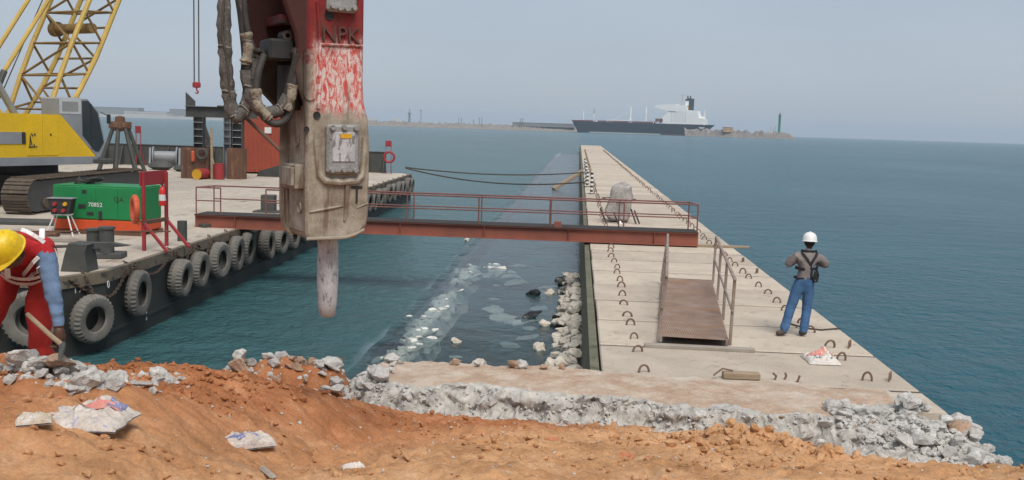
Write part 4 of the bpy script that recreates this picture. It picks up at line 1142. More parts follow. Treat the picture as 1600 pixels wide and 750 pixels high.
for k in range(15):
    MB().box((-CW / 2 + 0.15 + k * 0.277, -CD / 2 - 0.02, CH / 2 + 0.1), (0.13, 0.05, CH - 0.3), 0, 0.015).build('corrugation', 'container', ct)
MB().box((-0.3, -CD / 2 - 0.06, 2.75), (0.42, 0.03, 0.38), 0, 0.005).build('notice', 'white', ct)
rp = bempty('ramp_flap', -6.5, 38.6)
tag(rp, 'dark sloping steel flap on deck behind the hammer', 'flap')
MB().prism([(-1.6, 0.0), (1.7, 0.0), (1.7, 1.1), (-0.1, 0.75), (-1.4, 0.35)], -0.5, 0.5, lambda a, b, c: (a, c, b)).build('plate', 'steel_dark', rp, 20)
mb = MB(); mb.tube([bw(-8.2, 36.0, BZ + 3.6), bw(-5.4, 36.5, BZ + 0.9)], 0.11, 8)
tag(mb.build('steel_strut', 'rusty'), 'brown steel strut slanting down in front of the red container', 'strut')
# winch and distant pile cluster
w = bempty('deck_winch', -16.6, 45.6, BZ, 0.25)
tag(w, 'pale grey winch drum with round flanges at the far bulwark', 'winch')
MB().lathe([(0.001, -0.8), (0.66, -0.8), (0.66, -0.72), (0.36, -0.72), (0.36, 0.72), (0.66, 0.72), (0.66, 0.8), (0.001, 0.8)], 24, lambda a, b, c: (c, a, b + 0.72)).build('drum', 'grey_paint', w)
for x in (-0.95, 0.95):
    MB().prism([(-0.6, 0), (0.6, 0), (0.25, 1.3), (-0.25, 1.3)], -0.06, 0.06, lambda a, b, c: (x + c, a, b)).build('side_frame', 'grey_paint', w)
pc = bempty('pile_frame', -14.6, 34.0)
tag(pc, 'dark cluster of splayed steel legs joined at a rusty head beside the crane cab', 'pile frame')
for k in range(7):
    a = k * 2 * math.pi / 7 + 0.3
    mb = MB(); mb.tube([(1.45 * math.cos(a), 0.9 * math.sin(a), 0.0), (0.42 * math.cos(a), 0.3 * math.sin(a), 2.75)], 0.115, 8); mb.build('leg', 'steel_dark', pc)
mb = MB()
MB().lathe([(0.001, 2.5), (0.36, 2.55), (0.52, 2.75), (0.48, 2.95), (0.28, 3.02), (0.26, 3.32), (0.001, 3.4)], 10).build('head', 'rusty', pc, 20)
for k in range(5):
    a = k * 1.26
    MB().box((0.52 * math.cos(a), 0.42 * math.sin(a), 2.86), (0.22, 0.18, 0.40), a, 0.03).build('lug', 'rusty', pc)
for q, (x, y, s) in enumerate(((-15.5, 42.0, 0.8), (-13.6, 40.8, 0.6))):
    o = MB().lathe([(0.001, 0), (0.4 * s, 0), (0.75 * s, 0.25 * s), (0.62 * s, 0.55 * s), (0.2 * s, 0.72 * s), (0.001, 0.7 * s)], 14, lambda a, b, c: bw(x + a * 1.4, y + b, BZ + c)).build('covered_heap', 'steel_dark')
    tag(o, ('dark covered heap on deck behind the crane track', 'low dark covered heap on deck near the winch')[q], 'heap')

# ================================================================== CRAWLER CRANE
CA = R(-24.0)
crane = empty('crawler_crane', (-20.85, 36.4, BZ), 0)
tag(crane, 'yellow crawler crane with lattice boom standing on the barge', 'crane')
def U(x, y, z):     # upper-works axes (x right, y forward) -> crane axes
    return (x * math.cos(CA) - y * math.sin(CA), x * math.sin(CA) + y * math.cos(CA), z)
UR = Matrix.Rotation(CA, 3, 'Z')
ubox = lambda c, d, bev=0.02: MB().box(U(*c), d, CA, bev)
# tracks
def track(xc):
    tr_ = MB()
    L, H, W = 9.2, 1.16, 0.92
    prof = []
    r = H / 2
    for k in range(9):
        a = math.pi / 2 + math.pi * k / 8
        prof.append((-L / 2 + r + r * math.cos(a) * 0.98, r + r * math.sin(a)))
    for k in range(9):
        a = -math.pi / 2 + math.pi * k / 8
        prof.append((L / 2 - r + r * math.cos(a) * 0.98, r + r * math.sin(a)))
    inner = [(p * 0.97, 0.06 + q * 0.9) for p, q in prof]
    tr_.prism(inner, xc - W / 2 + 0.14, xc + W / 2 - 0.14, lambda a, b, c: (c, a, b))
    frame = tr_.build('track_frame', 'steel_dark', crane, 20)
    # shoes along the loop
    per = []; n = len(prof)
    for i in range(n):
        a, b = Vector(prof[i]), Vector(prof[(i + 1) % n])
        per.append((a, b, (b - a).length))
    tot = sum(p[2] for p in per); N = 62
    sh = MB(); sh.box((0, 0, 0.02), (W, tot / N * 0.93, 0.05), 0, 0.008); sh.box((0, 0.0, 0.055), (W * 0.96, 0.05, 0.05)); sm = sh.mesh('track_shoe', 'track', 20)
    for k in range(N):
        d = tot * k / N; i = 0
        while d > per[i][2]:
            d -= per[i][2]; i += 1
        a, b, l = per[i]
        p = a + (b - a) * (d / l); t = (b - a).normalized()
        o = obj('track_shoe', sm, frame, (xc, p.x, p.y))
        ang = math.atan2(t.y, t.x) + math.pi
        o.rotation_euler = (ang, 0, 0)
    for k in range(7):
        MB().lathe([(0.001, -0.05), (0.17, -0.05), (0.2, 0.0), (0.17, 0.05), (0.001, 0.05)], 14, lambda a, b, c: (xc + W / 2 - 0.12 + c, -3.3 + k * 1.1 + a, 0.33 + b)).build('roller', 'track', frame)
track(2.25); track(-2.25)
MB().box((0, 0, 0.85), (3.7, 2.6, 0.6), 0, 0.05).build('car_body', 'black', crane)
MB().lathe([(0.001, 1.1), (1.15, 1.1), (1.15, 1.52), (0.001, 1.52)], 28).build('slew_ring', 'black', crane)
# house
hp = [(-3.75, 1.75), (-3.75, 3.30), (-3.55, 3.62), (-2.15, 3.62), (-2.0, 3.36), (0.25, 3.36), (0.25, 1.75)]
hm = MB().prism(hp, -1.6, 1.6, lambda a, b, c: U(c, a, b)).build('house', 'yellow', crane, 20)
MB().prism([(-3.76, 1.50), (-3.77, 1.80), (2.05, 1.80), (1.7, 1.50)], -1.62, 1.62, lambda a, b, c: U(c, a, b)).build('skirt', 'grey_paint', hm, 20)
MB().prism([(-3.775, 2.28), (-3.775, 2.70), (-1.30, 2.70), (-1.30, 2.28)], 1.55, 1.625, lambda a, b, c: U(c, a, b)).build('stripe', 'grey_paint', hm, 0)
MB().prism([(-1.27, 2.28), (-1.27, 2.70), (-1.13, 2.70), (-1.13, 2.28)], 1.55, 1.628, lambda a, b, c: U(c, a, b)).build('stripe_end', 'black', hm, 0)
for y0_, y1_ in ((-1.08, -0.45), (-0.42, 0.22)):
    MB().prism([(y0_, 1.86), (y0_, 3.26), (y1_, 3.26), (y1_, 1.86)], 1.59, 1.618, lambda a, b, c: U(c, a, b)).build('door_panel', 'yellow', hm, 0)
    MB().box(U(1.63, (y0_ + y1_) / 2, 2.62), (0.03, 0.05, 0.07), CA).build('latch', 'black', hm, 0)
mb = MB()
for pl in ([(-0.97, 2.2), (-0.95, 2.6), (-0.89, 2.25)], [(-1.02, 2.17), (-0.85, 2.17), (-0.78, 2.27), (-0.81, 2.17), (-0.68, 2.19)], [(-0.90, 2.66), (-0.84, 2.55)]):
    mb.tube([U(1.625, a, b) for a, b in pl], 0.022, 5)
mb.build('painted_mark', 'black', hm, 0)
for k in range(7):
    MB().box(U(1.612, -2.9 + 0.0, 2.95 + 0.06 * k), (0.02, 0.9, 0.025), CA).build('louvre', 'black', hm, 0)
# front quarter panel with slanting colour break, then cab
MB().prism([(0.25, 1.80), (0.25, 3.36), (0.35, 3.36), (1.9, 1.80)], -1.0, 1.603, lambda a, b, c: U(c, a, b)).build('front_panel', 'yellow', hm, 20)
cab = MB().prism([(0.28, 3.36), (0.30, 3.95), (1.55, 3.98), (2.05, 3.5), (2.35, 2.3), (2.1, 1.75), (1.93, 1.80), (0.36, 3.34)], 0.62, 1.60, lambda a, b, c: U(c, a, b)).build('cab', 'grey_paint', crane, 20)
MB().prism([(0.30, 3.40), (0.31, 4.0), (1.25, 4.02), (1.25, 3.40)], 0.60, 1.612, lambda a, b, c: U(c, a, b)).build('cab_rear', 'pale_grey', cab, 20)
MB().prism([(0.42, 3.50), (0.42, 3.86), (1.12, 3.86), (1.12, 3.50)], 1.60, 1.62, lambda a, b, c: U(c, a, b)).build('window', 'pale_glass', cab, 0)
MB().prism([(1.30, 2.60), (1.30, 3.90), (1.57, 3.92), (2.0, 3.47), (2.27, 2.34), (2.02, 1.98), (1.86, 2.0)], 1.595, 1.615, lambda a, b, c: U(c, a, b)).build('window', 'glass', cab, 0)
MB().prism([(1.60, 3.955), (2.09, 3.48), (2.375, 2.34), (2.355, 2.33), (2.06, 3.47), (1.58, 3.93)], 0.7, 1.54, lambda a, b, c: U(c, a, b)).build('windscreen', 'glass', cab, 0)
MB().prism([(1.70, 2.1), (1.66, 3.8), (1.72, 3.8), (1.76, 2.1)], 1.612, 1.63, lambda a, b, c: U(c, a, b)).build('door_frame', 'black', cab, 0)
MB().box(U(1.72, 2.42, 3.25), (0.08, 0.16, 0.36), CA, 0.02).build('mirror', 'black', cab)
mb = MB(); mb.tube([U(1.6, 2.15, 3.5), U(1.75, 2.42, 3.35)], 0.018, 6); mb.build('mirror_arm', 'black', cab)
# front platform clutter
MB().box(U(1.2, 2.2, 1.62), (1.0, 0.9, 0.16), CA, 0.02).build('step', 'steel_dark', crane)
# gantry legs of the upper works
def ut(p0, p1, r, mat, parent, name, n=8):
    mb = MB(); mb.tube([U(*p0), U(*p1)], r, n); return mb.build(name, mat, parent)
for x in (0.75, -0.75):
    ut((x - 0.55, -0.5, 3.3), (x - 0.55, -2.7, 6.9), 0.13, 'grey_paint', crane, 'gantry_leg')
    ut((x - 0.55, -3.0, 3.5), (x - 0.55, -2.7, 6.9), 0.08, 'grey_paint', crane, 'gantry_leg')
MB().prism([(-2.9, 5.9), (-2.2, 6.0), (-1.9, 5.5), (-2.5, 6.9), (-2.9, 6.9)], -0.5, 0.5, lambda a, b, c: U(c, a, b)).build('gantry_head', 'black', crane, 20)
# boom
EL = R(64)
bd = Vector((0, math.cos(EL), math.sin(EL)))          # along boom
bn = Vector((0, math.sin(EL), -math.cos(EL)))         # towards the front face
foot = Vector((-0.6, 0.2, 2.0))
BL = 21.0
def bpnt(s, sx, d):
    """s metres along, sx = -1/1 side, d = 0 rear face 1 front face"""
    dep = min(1.2, 0.30 + 0.24 * s) if s < 5 else (1.2 if s < BL - 4 else 1.2 * max(0.35, (BL - s) / 4))
    wid = 1.15 if s < BL - 4 else 1.15 * max(0.4, (BL - s) / 4)
    return foot + bd * s + Vector((1, 0, 0)) * sx * wid + bn * (dep * (d - 0.35))
boom = MB()
boom.box(U(*(foot)), (2.5, 0.25, 0.25), CA, 0.03)
boom = boom.build('boom', 'boom', crane)
stations = [0, 1.6, 3.0, 4.4, 5.8, 7.2, 8.6, 10.0, 11.4, 12.8, 14.2, 15.6, 17.0, 18.4, 19.7, BL]
for sx in (-1, 1):
    for d in (0, 1):
        mb = MB(); mb.tube([U(*bpnt(s, sx, d)) for s in stations], 0.10, 8); mb.build('chord', 'boom', boom)
def brace(a, b, r=0.048):
    mb = MB(); mb.tube([U(*a), U(*b)], r, 6); mb.build('brace', 'brace', boom)
for i in range(1, len(stations) - 1):
    s0, s1 = stations[i], stations[i + 1]; sm_ = (s0 + s1) / 2
    for d in (0, 1):
        brace(bpnt(s0, -1, d), bpnt(s0, 1, d)); brace(bpnt(s0, 1 if i % 2 else -1, d), bpnt(s1, -1 if i % 2 else 1, d))
    for sx in (-1, 1):
        brace(bpnt(s0, sx, 0), bpnt(sm_, sx, 1)); brace(bpnt(sm_, sx, 1), bpnt(s1, sx, 0))
    brace(bpnt(sm_, -1, 1), bpnt(sm_, 1, 1))
for sx in (-1, 1):
    MB().prism([(0, 0), (1.7, -0.02), (1.5, 0.45), (0, 0.22)], -0.03, 0.03, lambda a, b, c: U(*(foot + bd * a + bn * (b - 0.1) + Vector((sx * 1.15 + c, 0, 0))))).build('foot_plate', 'boom', boom, 0)
mb = MB(); mb.tube([U(*(bpnt(5.4, -1, 0.5))), U(*(bpnt(5.4, 1, 0.5)))], 0.20, 12); mb.tube([U(*(bpnt(5.4, -1, 0.5))), U(*(bpnt(5.4, -0.75, 0.5)))], 0.30, 14); mb.build('sheave_drum', 'brace', boom)
mb = MB(); mb.tube([U(*(bpnt(BL - 0.2, -1, 0.5))), U(*(bpnt(BL - 0.2, 1, 0.5)))], 0.3, 12); mb.build('head_sheave', 'black', boom)
for sx in (-0.6, 0.6):
    a, b, c_ = Vector((sx - 0.6, -1.5, 3.3)), Vector((sx - 0.6, -0.75, 4.9)), bpnt(12.5, sx / 1.15, -0.15)
    mb = MB(); mb.tube([U(*a), U(*b)], 0.12, 8); mb.build('backstop_cylinder', 'steel_dark', crane)
    mb = MB(); mb.tube([U(*b), U(*c_)], 0.085, 8); mb.build('backstop_tube', 'boom', crane)
mb = MB(); mb.tube([U(-0.3, -1.0, 3.4), U(-0.9, 3.2, 11.0)], 0.022, 5); mb.build('boom_line', 'rope', crane)
tip = foot + bd * (BL - 0.2)
tw_ = Vector((-20.85, 36.4, BZ)) + Vector(U(*tip))
hk = empty('hoist_hook', (tw_.x, tw_.y, 6.45))
for q, dx in enumerate((-0.11, 0.11)):
    mb = MB(); mb.tube([(dx, 0, 0.25), (dx, 0, tw_.z - 6.45)], 0.03, 5); mb.build('hoist_rope', 'rope', hk)
MB().box((0, 0, 0.2), (0.36, 0.16, 0.26), 0, 0.04).build('hook_block', 'red', hk)
mb = MB(); mb.tube([(0, 0, 0.08), (0.0, 0, -0.03), (0.08, 0, -0.11), (0.03, 0, -0.19), (-0.08, 0, -0.15)], [0.04, 0.04, 0.045, 0.04, 0.02], 8); mb.build('hook', 'red', hk)
tag(hk, 'small red hook block hanging on two thin hoist ropes against the sky', 'hook')

# ================================================================== HYDRAULIC BREAKER hanging in front
HB = empty('hydraulic_breaker', (-2.295, 8.31, 4.14), R(33.65))
HB.scale = (1.0, 1.08, 1.0)
tag(HB, 'big dusty red hydraulic breaker with steel chisel hanging over the quay', 'breaker')
def plate_outline(ext=0.0):
    right = [(0.30, 0.0), (0.42, 0.015), (0.50, 0.05), (0.555, 0.12), (0.57, 0.22), (0.575, 0.80), (0.555, 1.05), (0.515, 1.18), (0.505, 1.35), (0.505, 3.0)]
    left = [(-0.40, 3.0), (-0.36, 2.5), (-0.24, 2.12), (-0.17, 1.92), (-0.10, 1.74), (-0.075, 1.6), (-0.085, 1.42), (-0.06, 1.28), (-0.015, 1.16), (0.0, 1.05), (0.0, 0.06), (0.02, 0.01)]
    left = [(x - ext * sstep(0.95, 1.35, z) * (1 - 0.45 * sstep(2.0, 2.4, z)), z) for x, z in left]
    return right + left
def bev_plate(y0, y1, b=0.018, ext=0.0):
    o = plate_outline(ext)
    cx_, cz_ = 0.25, 1.0
    ins = [(x - math.copysign(b, x - cx_), max(z, 0.0) + (b if z < 0.3 else 0)) for x, z in o]
    n = len(o); mb = MB()
    rings = [[(x, y0, z) for x, z in ins], [(x, y0 + b, z) for x, z in o], [(x, y1 - b, z) for x, z in o], [(x, y1, z) for x, z in ins]]
    vs = [p for r_ in rings for p in r_]
    fs = [tuple(range(n)), tuple(range(3 * n, 4 * n))[::-1]]
    for k in range(3):
        fs += [(k * n + i, k * n + (i + 1) % n, (k + 1) * n + (i + 1) % n, (k + 1) * n + i) for i in range(n)]
    return mb.add(vs, fs)
for y0_, y1_ in ((0.0, 0.075), (0.515, 0.59)):
    bev_plate(y0_, y1_, 0.018, 0.20 if y0_ > 0.3 else 0.0).build('side_plate', 'breaker', HB, 30)
# lower box between the plates, its left face set slightly back
MB().box((0.29, 0.295, 0.60), (0.535, 0.46, 1.14), 0, 0.03).build('lower_box', 'breaker', HB, 30)
MB().box((0.27, 0.295, 0.045), (0.46, 0.50, 0.10), 0, 0.03).build('nose_plate', 'breaker', HB, 30)
MB().box((0.0, 0.30, 0.53), (0.10, 0.37, 0.22), 0, 0.015).build('side_pad', 'breaker', HB, 30)
MB().box((-0.058, 0.30, 0.53), (0.03, 0.30, 0.17), 0, 0.012).build('pad_cover', 'breaker', HB, 30)
for yy, zz in ((0.28, 0.83), (0.2, 0.26)):
    mb = MB(); mb.lathe([(0.001, 0.0), (0.03, 0.0), (0.042, 0.012), (0.05, 0.0)], 14, lambda a, b, c: (0.018 - c, yy + a, zz + b)); mb.build('plug', 'breaker', HB)
# rolled lip on the far plate edge and weld bead along the bottom
mb = MB(); mb.tube([(-0.005, 0.555, 1.15), (-0.015, 0.56, 0.8), (-0.015, 0.56, 0.25), (0.0, 0.555, 0.08), (0.06, 0.54, 0.0)], 0.034, 8); mb.build('edge_lip', 'breaker', HB)
M['weld'] = wear('weld bead', (0.42, 0.37, 0.30), (0.30, 0.26, 0.21), None, 30, 0.6)
mb = MB()
for k in range(34):
    f = k / 33
    x = 0.02 + 0.50 * f
    z = 0.0 + (0.0 if x < 0.3 else (x - 0.3) ** 2 * 1.3)
    mb.box((x, 0.0, z + 0.012), (0.020, 0.022, 0.03), rot=Matrix.Rotation(0.5, 3, 'Y'), bev=0.006)
mb.build('weld_bead', 'weld', HB)
# hammer cell behind the plates
mb = MB(); mb.box((0.24, 0.295, 2.05), (0.42, 0.42, 1.9), 0, 0.05)
M['breaker_dark'] = wear('grimy red cell', (0.10, 0.010, 0.010), (0.05, 0.010, 0.010), (0.016, 0.012, 0.011), 4, 0.6, 0, 0.2, 0.01, 30, 0.52, 'object')
mb.build('hammer_cell', 'breaker_dark', HB)
MB().box((-0.10, 0.30, 1.85), (0.20, 0.40, 0.08), 0, 0.01).build('cross_plate', 'breaker_dark', HB)
mb = MB(); mb.box((-0.12, 0.555, 1.95), (0.26, 0.02, 0.7), 0, 0.005); mb.build('inner_web', 'breaker_dark', HB)
mb = MB(); mb.lathe([(0.001, 1.1), (0.12, 1.1), (0.14, 1.16), (0.14, 1.48), (0.001, 1.5)], 16, lambda a, b, c: (-0.03 + a * 0.8, 0.32 + b, c)); mb.build('accumulator', 'black', HB)
vb = MB().box((-0.17, 0.27, 1.60), (0.22, 0.30, 0.18), 0, 0.02).build('valve_block', 'black', HB)
M['grease'] = wear('greasy steel', (0.055, 0.045, 0.04), (0.10, 0.085, 0.075), None, 9, 0.45, 0.3)
for (x, y, z) in ((-0.06, 0.10, 1.58), (-0.33, 0.28, 1.56), (-0.12, 0.2, 1.72)):
    mb = MB(); mb.lathe([(0.02, 0.0), (0.02, 0.02), (0.045, 0.02), (0.05, -0.10), (0.001, -0.10)], 10, lambda a, b, c: (x + a, y - c - 0.05, z + b)); mb.build('fitting', 'grease', vb)
# near plate: slot, letters, covers
def slot(cx, z0, z1, w, name, mat, proud=0.012):
    pr = []
    for k in range(9):
        a = math.pi * k / 8
        pr.append((cx + w * math.cos(a), z1 + w * math.sin(a)))
    for k in range(9):
        a = math.pi + math.pi * k / 8
        pr.append((cx + w * math.cos(a), z0 + w * math.sin(a)))
    MB().prism(pr, -proud, 0.004, lambda a, b, c: (a, c, b)).build(name, mat, HB, 20)
slot(0.025, 1.24, 1.58, 0.055, 'slot_rim', 'breaker', 0.016)
mb = MB(); mb.tube([(0.085, -0.004, 2.0), (0.10, -0.006, 1.8), (0.115, -0.006, 1.5), (0.105, -0.006, 1.2), (0.10, -0.004, 1.12)], 0.016, 6); mb.build('raised_edge', 'breaker', HB)
mb = MB(); mb.tube([(0.11, -0.004, 1.655), (0.49, -0.004, 1.665)], 0.013, 6); mb.build('raised_edge', 'breaker', HB)
M['letter'] = wear('worn letter steel', (0.12, 0.045, 0.035), (0.075, 0.035, 0.03), (0.20, 0.15, 0.12), 20, 0.6)
text_part('NPK', 0.19, 0.022, 'letter', HB, lambda a, b, c: (0.12 + a * 0.92, -0.010 - c, 1.685 + b))
def cover(x0, x1, z0, z1, name, bolts, sticker):
    w, h = x1 - x0, z1 - z0
    cv = MB().box(((x0 + x1) / 2, -0.02, (z0 + z1) / 2), (w, 0.07, h), 0, 0.02).build(name, 'cover_metal', HB)
    MB().box(((x0 + x1) / 2 + 0.0, -0.058, (z0 + z1) / 2 + 0.02), (w * 0.70, 0.012, h * 0.60), 0, 0.004).build('inset', 'chisel', cv)
    for (bx, bz) in bolts:
        MB().lathe([(0.001, 0.03), (0.02, 0.03), (0.026, 0.02), (0.026, 0.0)], 8, lambda a, b, c: (x0 + bx * w + a, -0.054 - c, z0 + bz * h + b)).build('bolt', 'cover_metal', cv)
    if sticker:
        MB().box((x0 + 0.55 * w, -0.066, z0 + 0.77 * h), (w * 0.34, 0.005, h * 0.09)).build('sticker', 'drum_yellow', cv, 0)
cover(0.165, 0.46, 0.57, 0.99, 'access_cover', ((0.14, 0.07), (0.5, 0.08), (0.86, 0.07), (0.14, 0.93), (0.5, 0.94), (0.86, 0.93)), True)
cover(0.155, 0.42, 1.93, 2.5, 'access_cover', ((0.16, 0.07), (0.4, 0.05), (0.64, 0.05), (0.88, 0.07)), False)
mb = MB(); mb.tube([(0.085, -0.004, 0.86), (0.10, -0.012, 0.7), (0.115, -0.014, 0.56), (0.16, -0.014, 0.51), (0.3, -0.014, 0.495), (0.45, -0.014, 0.51), (0.50, -0.014, 0.56), (0.515, -0.012, 0.7), (0.525, -0.008, 0.88)], 0.030, 8); mb.build('cover_frame', 'breaker', HB)
mb = MB(); mb.tube([(0.365, -0.004, 0.50), (0.362, -0.006, 0.3), (0.345, -0.002, 0.16)], [0.022, 0.02, 0.012], 8); mb.build('raised_edge', 'breaker', HB)
mb = MB(); mb.tube([(0.03, -0.004, 0.24), (0.2, -0.006, 0.27), (0.33, -0.004, 0.29)], [0.008, 0.014, 0.008], 6); mb.build('raised_edge', 'breaker', HB)
mb = MB(); mb.tube([(0.46, 0.0, 0.27), (0.56, -0.002, 0.31)], 0.008, 6); mb.build('raised_edge', 'breaker', HB)
MB().box((0.455, -0.002, 0.45), (0.10, 0.008, 0.022)).build('stamp_mark', 'black', HB, 0); MB().box((0.455, -0.0025, 0.375), (0.018, 0.009, 0.125)).build('stamp_mark', 'black', HB, 0)
for (x, z, r_) in ((0.09, 1.06, 0.024), (-0.0, 0.94, 0.018), (0.19, 1.90, 0.03)):
    mb = MB(); mb.lathe([(0.001, -0.002), (r_, -0.002), (r_ * 1.3, 0.004), (r_ * 1.4, -0.003)], 12, lambda a, b, c: (x + a, -0.004 - c, z + b)); mb.build('hole', 'black', HB)
# chisel
mb = MB(); mb.lathe([(0.001, 0.1), (0.09, 0.1), (0.092, -0.15), (0.094, -0.42), (0.086, -0.60), (0.070, -0.72), (0.045, -0.74), (0.001, -0.735)], 22, lambda a, b, c: (0.31 + a, 0.29 + b, c)); mb.build('chisel', 'chisel', HB, 50)
# hoses
def hose(pts, r, mat, name='hose', wrap=False):
    P = [Vector(p) for p in pts]; out_ = []
    for i in range(len(P) - 1):
        p0, p1, p2, p3 = P[max(i - 1, 0)], P[i], P[i + 1], P[min(i + 2, len(P) - 1)]
        for k in range(7):
            t = k / 7
            out_.append(0.5 * ((2 * p1) + (p2 - p0) * t + (2 * p0 - 5 * p1 + 4 * p2 - p3) * t * t + (3 * p1 - p0 - 3 * p2 + p3) * t ** 3))
    out_.append(P[-1])
    rs_ = [r * (1 + (0.22 * fbm(q * 0.7, r * 90, 2, 4) - (0.22 if q % 9 == 4 else 0) if wrap else 0)) for q in range(len(out_))]
    mb = MB(); mb.tube(out_, rs_, 14); ho = mb.build(name, mat, HB, 60)
    if wrap:
        for v in ho.data.vertices:
            v.co += v.normal * (0.014 * fbm(v.co.x * 14, v.co.y * 14, v.co.z * 6, 4))
        for q in range(4, len(out_) - 2, 9):
            d_ = (out_[q + 1] - out_[q - 1]).normalized(); e1 = d_.cross(Vector((0.3, 1, 0.2))).normalized(); e2 = d_.cross(e1)
            tb = MB(); tb.tube([out_[q] + (e1 * math.cos(w) + e2 * math.sin(w)) * rs_[q] * 1.06 + d_ * 0.012 * math.sin(2 * w) for w in [k * math.pi / 6 for k in range(12)]], 0.008, 5, closed=True); tb.build('tie', 'hose_tie', ho)
    return ho
M['hose_tie'] = wear('tie', (0.30, 0.28, 0.25), (0.16, 0.15, 0.14), None, 20, 0.8)
hose([(-0.64, 0.3, 3.3), (-0.61, 0.3, 2.4), (-0.605, 0.3, 1.98), (-0.60, 0.3, 1.65), (-0.58, 0.3, 1.35), (-0.55, 0.3, 1.12), (-0.50, 0.28, 1.03), (-0.44, 0.26, 1.10), (-0.39, 0.26, 1.28), (-0.36, 0.27, 1.52)], 0.058, 'hose_wrap', 'hose', True)
hose([(-0.56, 0.25, 3.3), (-0.51, 0.25, 2.2), (-0.47, 0.25, 1.85), (-0.44, 0.25, 1.55), (-0.445, 0.25, 1.36), (-0.40, 0.22, 1.17), (-0.28, 0.18, 1.07), (-0.16, 0.13, 1.14), (-0.10, 0.08, 1.36), (-0.07, 0.03, 1.56)], 0.036, 'hose', 'hose')
hose([(-0.445, 0.24, 1.42), (-0.40, 0.21, 1.18), (-0.30, 0.17, 1.08), (-0.19, 0.13, 1.10), (-0.13, 0.10, 1.22)], 0.052, 'hose_wrap', 'hose_sleeve', True)
hose([(-0.53, 0.22, 3.2), (-0.49, 0.22, 2.1), (-0.44, 0.22, 1.75), (-0.42, 0.22, 1.52), (-0.46, 0.24, 1.36)], 0.026, 'hose_wrap', 'hose_sleeve', True)
hose([(-0.62, 0.24, 2.0), (-0.635, 0.235, 1.7), (-0.60, 0.23, 1.5), (-0.575, 0.24, 1.2)], 0.010, 'rope', 'lashing')
hose([(-0.30, 0.20, 1.55), (-0.36, 0.16, 1.40), (-0.38, 0.15, 1.22), (-0.33, 0.14, 1.05), (-0.22, 0.12, 0.98), (-0.12, 0.10, 1.05), (-0.09, 0.07, 1.28), (-0.05, 0.06, 1.52)], 0.032, 'hose', 'hose')
hose([(-0.50, 0.20, 2.6), (-0.46, 0.20, 1.9), (-0.40, 0.20, 1.62), (-0.34, 0.22, 1.58)], 0.026, 'hose', 'hose')
hose([(-0.39, 0.16, 1.26), (-0.36, 0.145, 1.12), (-0.27, 0.13, 1.02)], 0.046, 'rag', 'hose_sleeve', True)
hose([(-0.135, 0.10, 1.10), (-0.105, 0.085, 1.22), (-0.09, 0.075, 1.33)], 0.046, 'rag', 'hose_sleeve', True)
hose([(-0.455, 0.20, 1.72), (-0.435, 0.20, 1.60), (-0.45, 0.21, 1.46)], 0.048, 'rag', 'hose_sleeve', True)
# excavator arm above the picture
st = MB().box((0.05, 0.295, 3.35), (0.5, 0.40, 1.3), 0, 0.04).build('arm_bracket', 'breaker_dark', HB)
mb = MB(); mb.tube([(0.1, -0.05, 2.75), (0.1, 0.64, 2.75)], 0.06, 12); mb.build('pin', 'chisel', HB)

# ================================================================== PEOPLE
def skin_mesh(joints, bones, sub=2):
    """joints name->(co, rx, ry); bones (a,b,material index). returns bmesh-ready mesh with materials by nearest bone"""
    names = list(joints); ix = {n: i for i, n in enumerate(names)}
    me = bpy.data.meshes.new('tmp'); me.from_pydata([joints[n][0] for n in names], [(ix[a], ix[b]) for a, b, _ in bones], [])
    o = bpy.data.objects.new('tmp_body', me); col.objects.link(o)
    sk = o.modifiers.new('s', 'SKIN'); sk.use_smooth_shade = True
    for n in names:
        sv = me.skin_vertices[0].data[ix[n]]; sv.radius = (joints[n][1], joints[n][2]); sv.use_root = (n == 'pelvis')
    sb = o.modifiers.new('b', 'SUBSURF'); sb.levels = sub; sb.render_levels = sub
    dg = bpy.context.evaluated_depsgraph_get(); dg.update()
    res = bpy.data.meshes.new_from_object(o.evaluated_get(dg))
    bpy.data.objects.remove(o)
    segs = [(Vector(joints[a][0]), Vector(joints[b][0]), (joints[a][1] + joints[b][1]) / 2, m) for a, b, m in bones]
    for p in res.polygons:
        c = p.center; best = 9e9; bi = 0
        for a, b, rr, m in segs:
            d = b - a; t = max(0, min(1, (c - a).dot(d) / max(d.length_squared, 1e-9)))
            ds = (c - a - d * t).length - rr * 0.9
            if ds < best:
                best = ds; bi = m
        p.material_index = bi; p.use_smooth = True
    return res

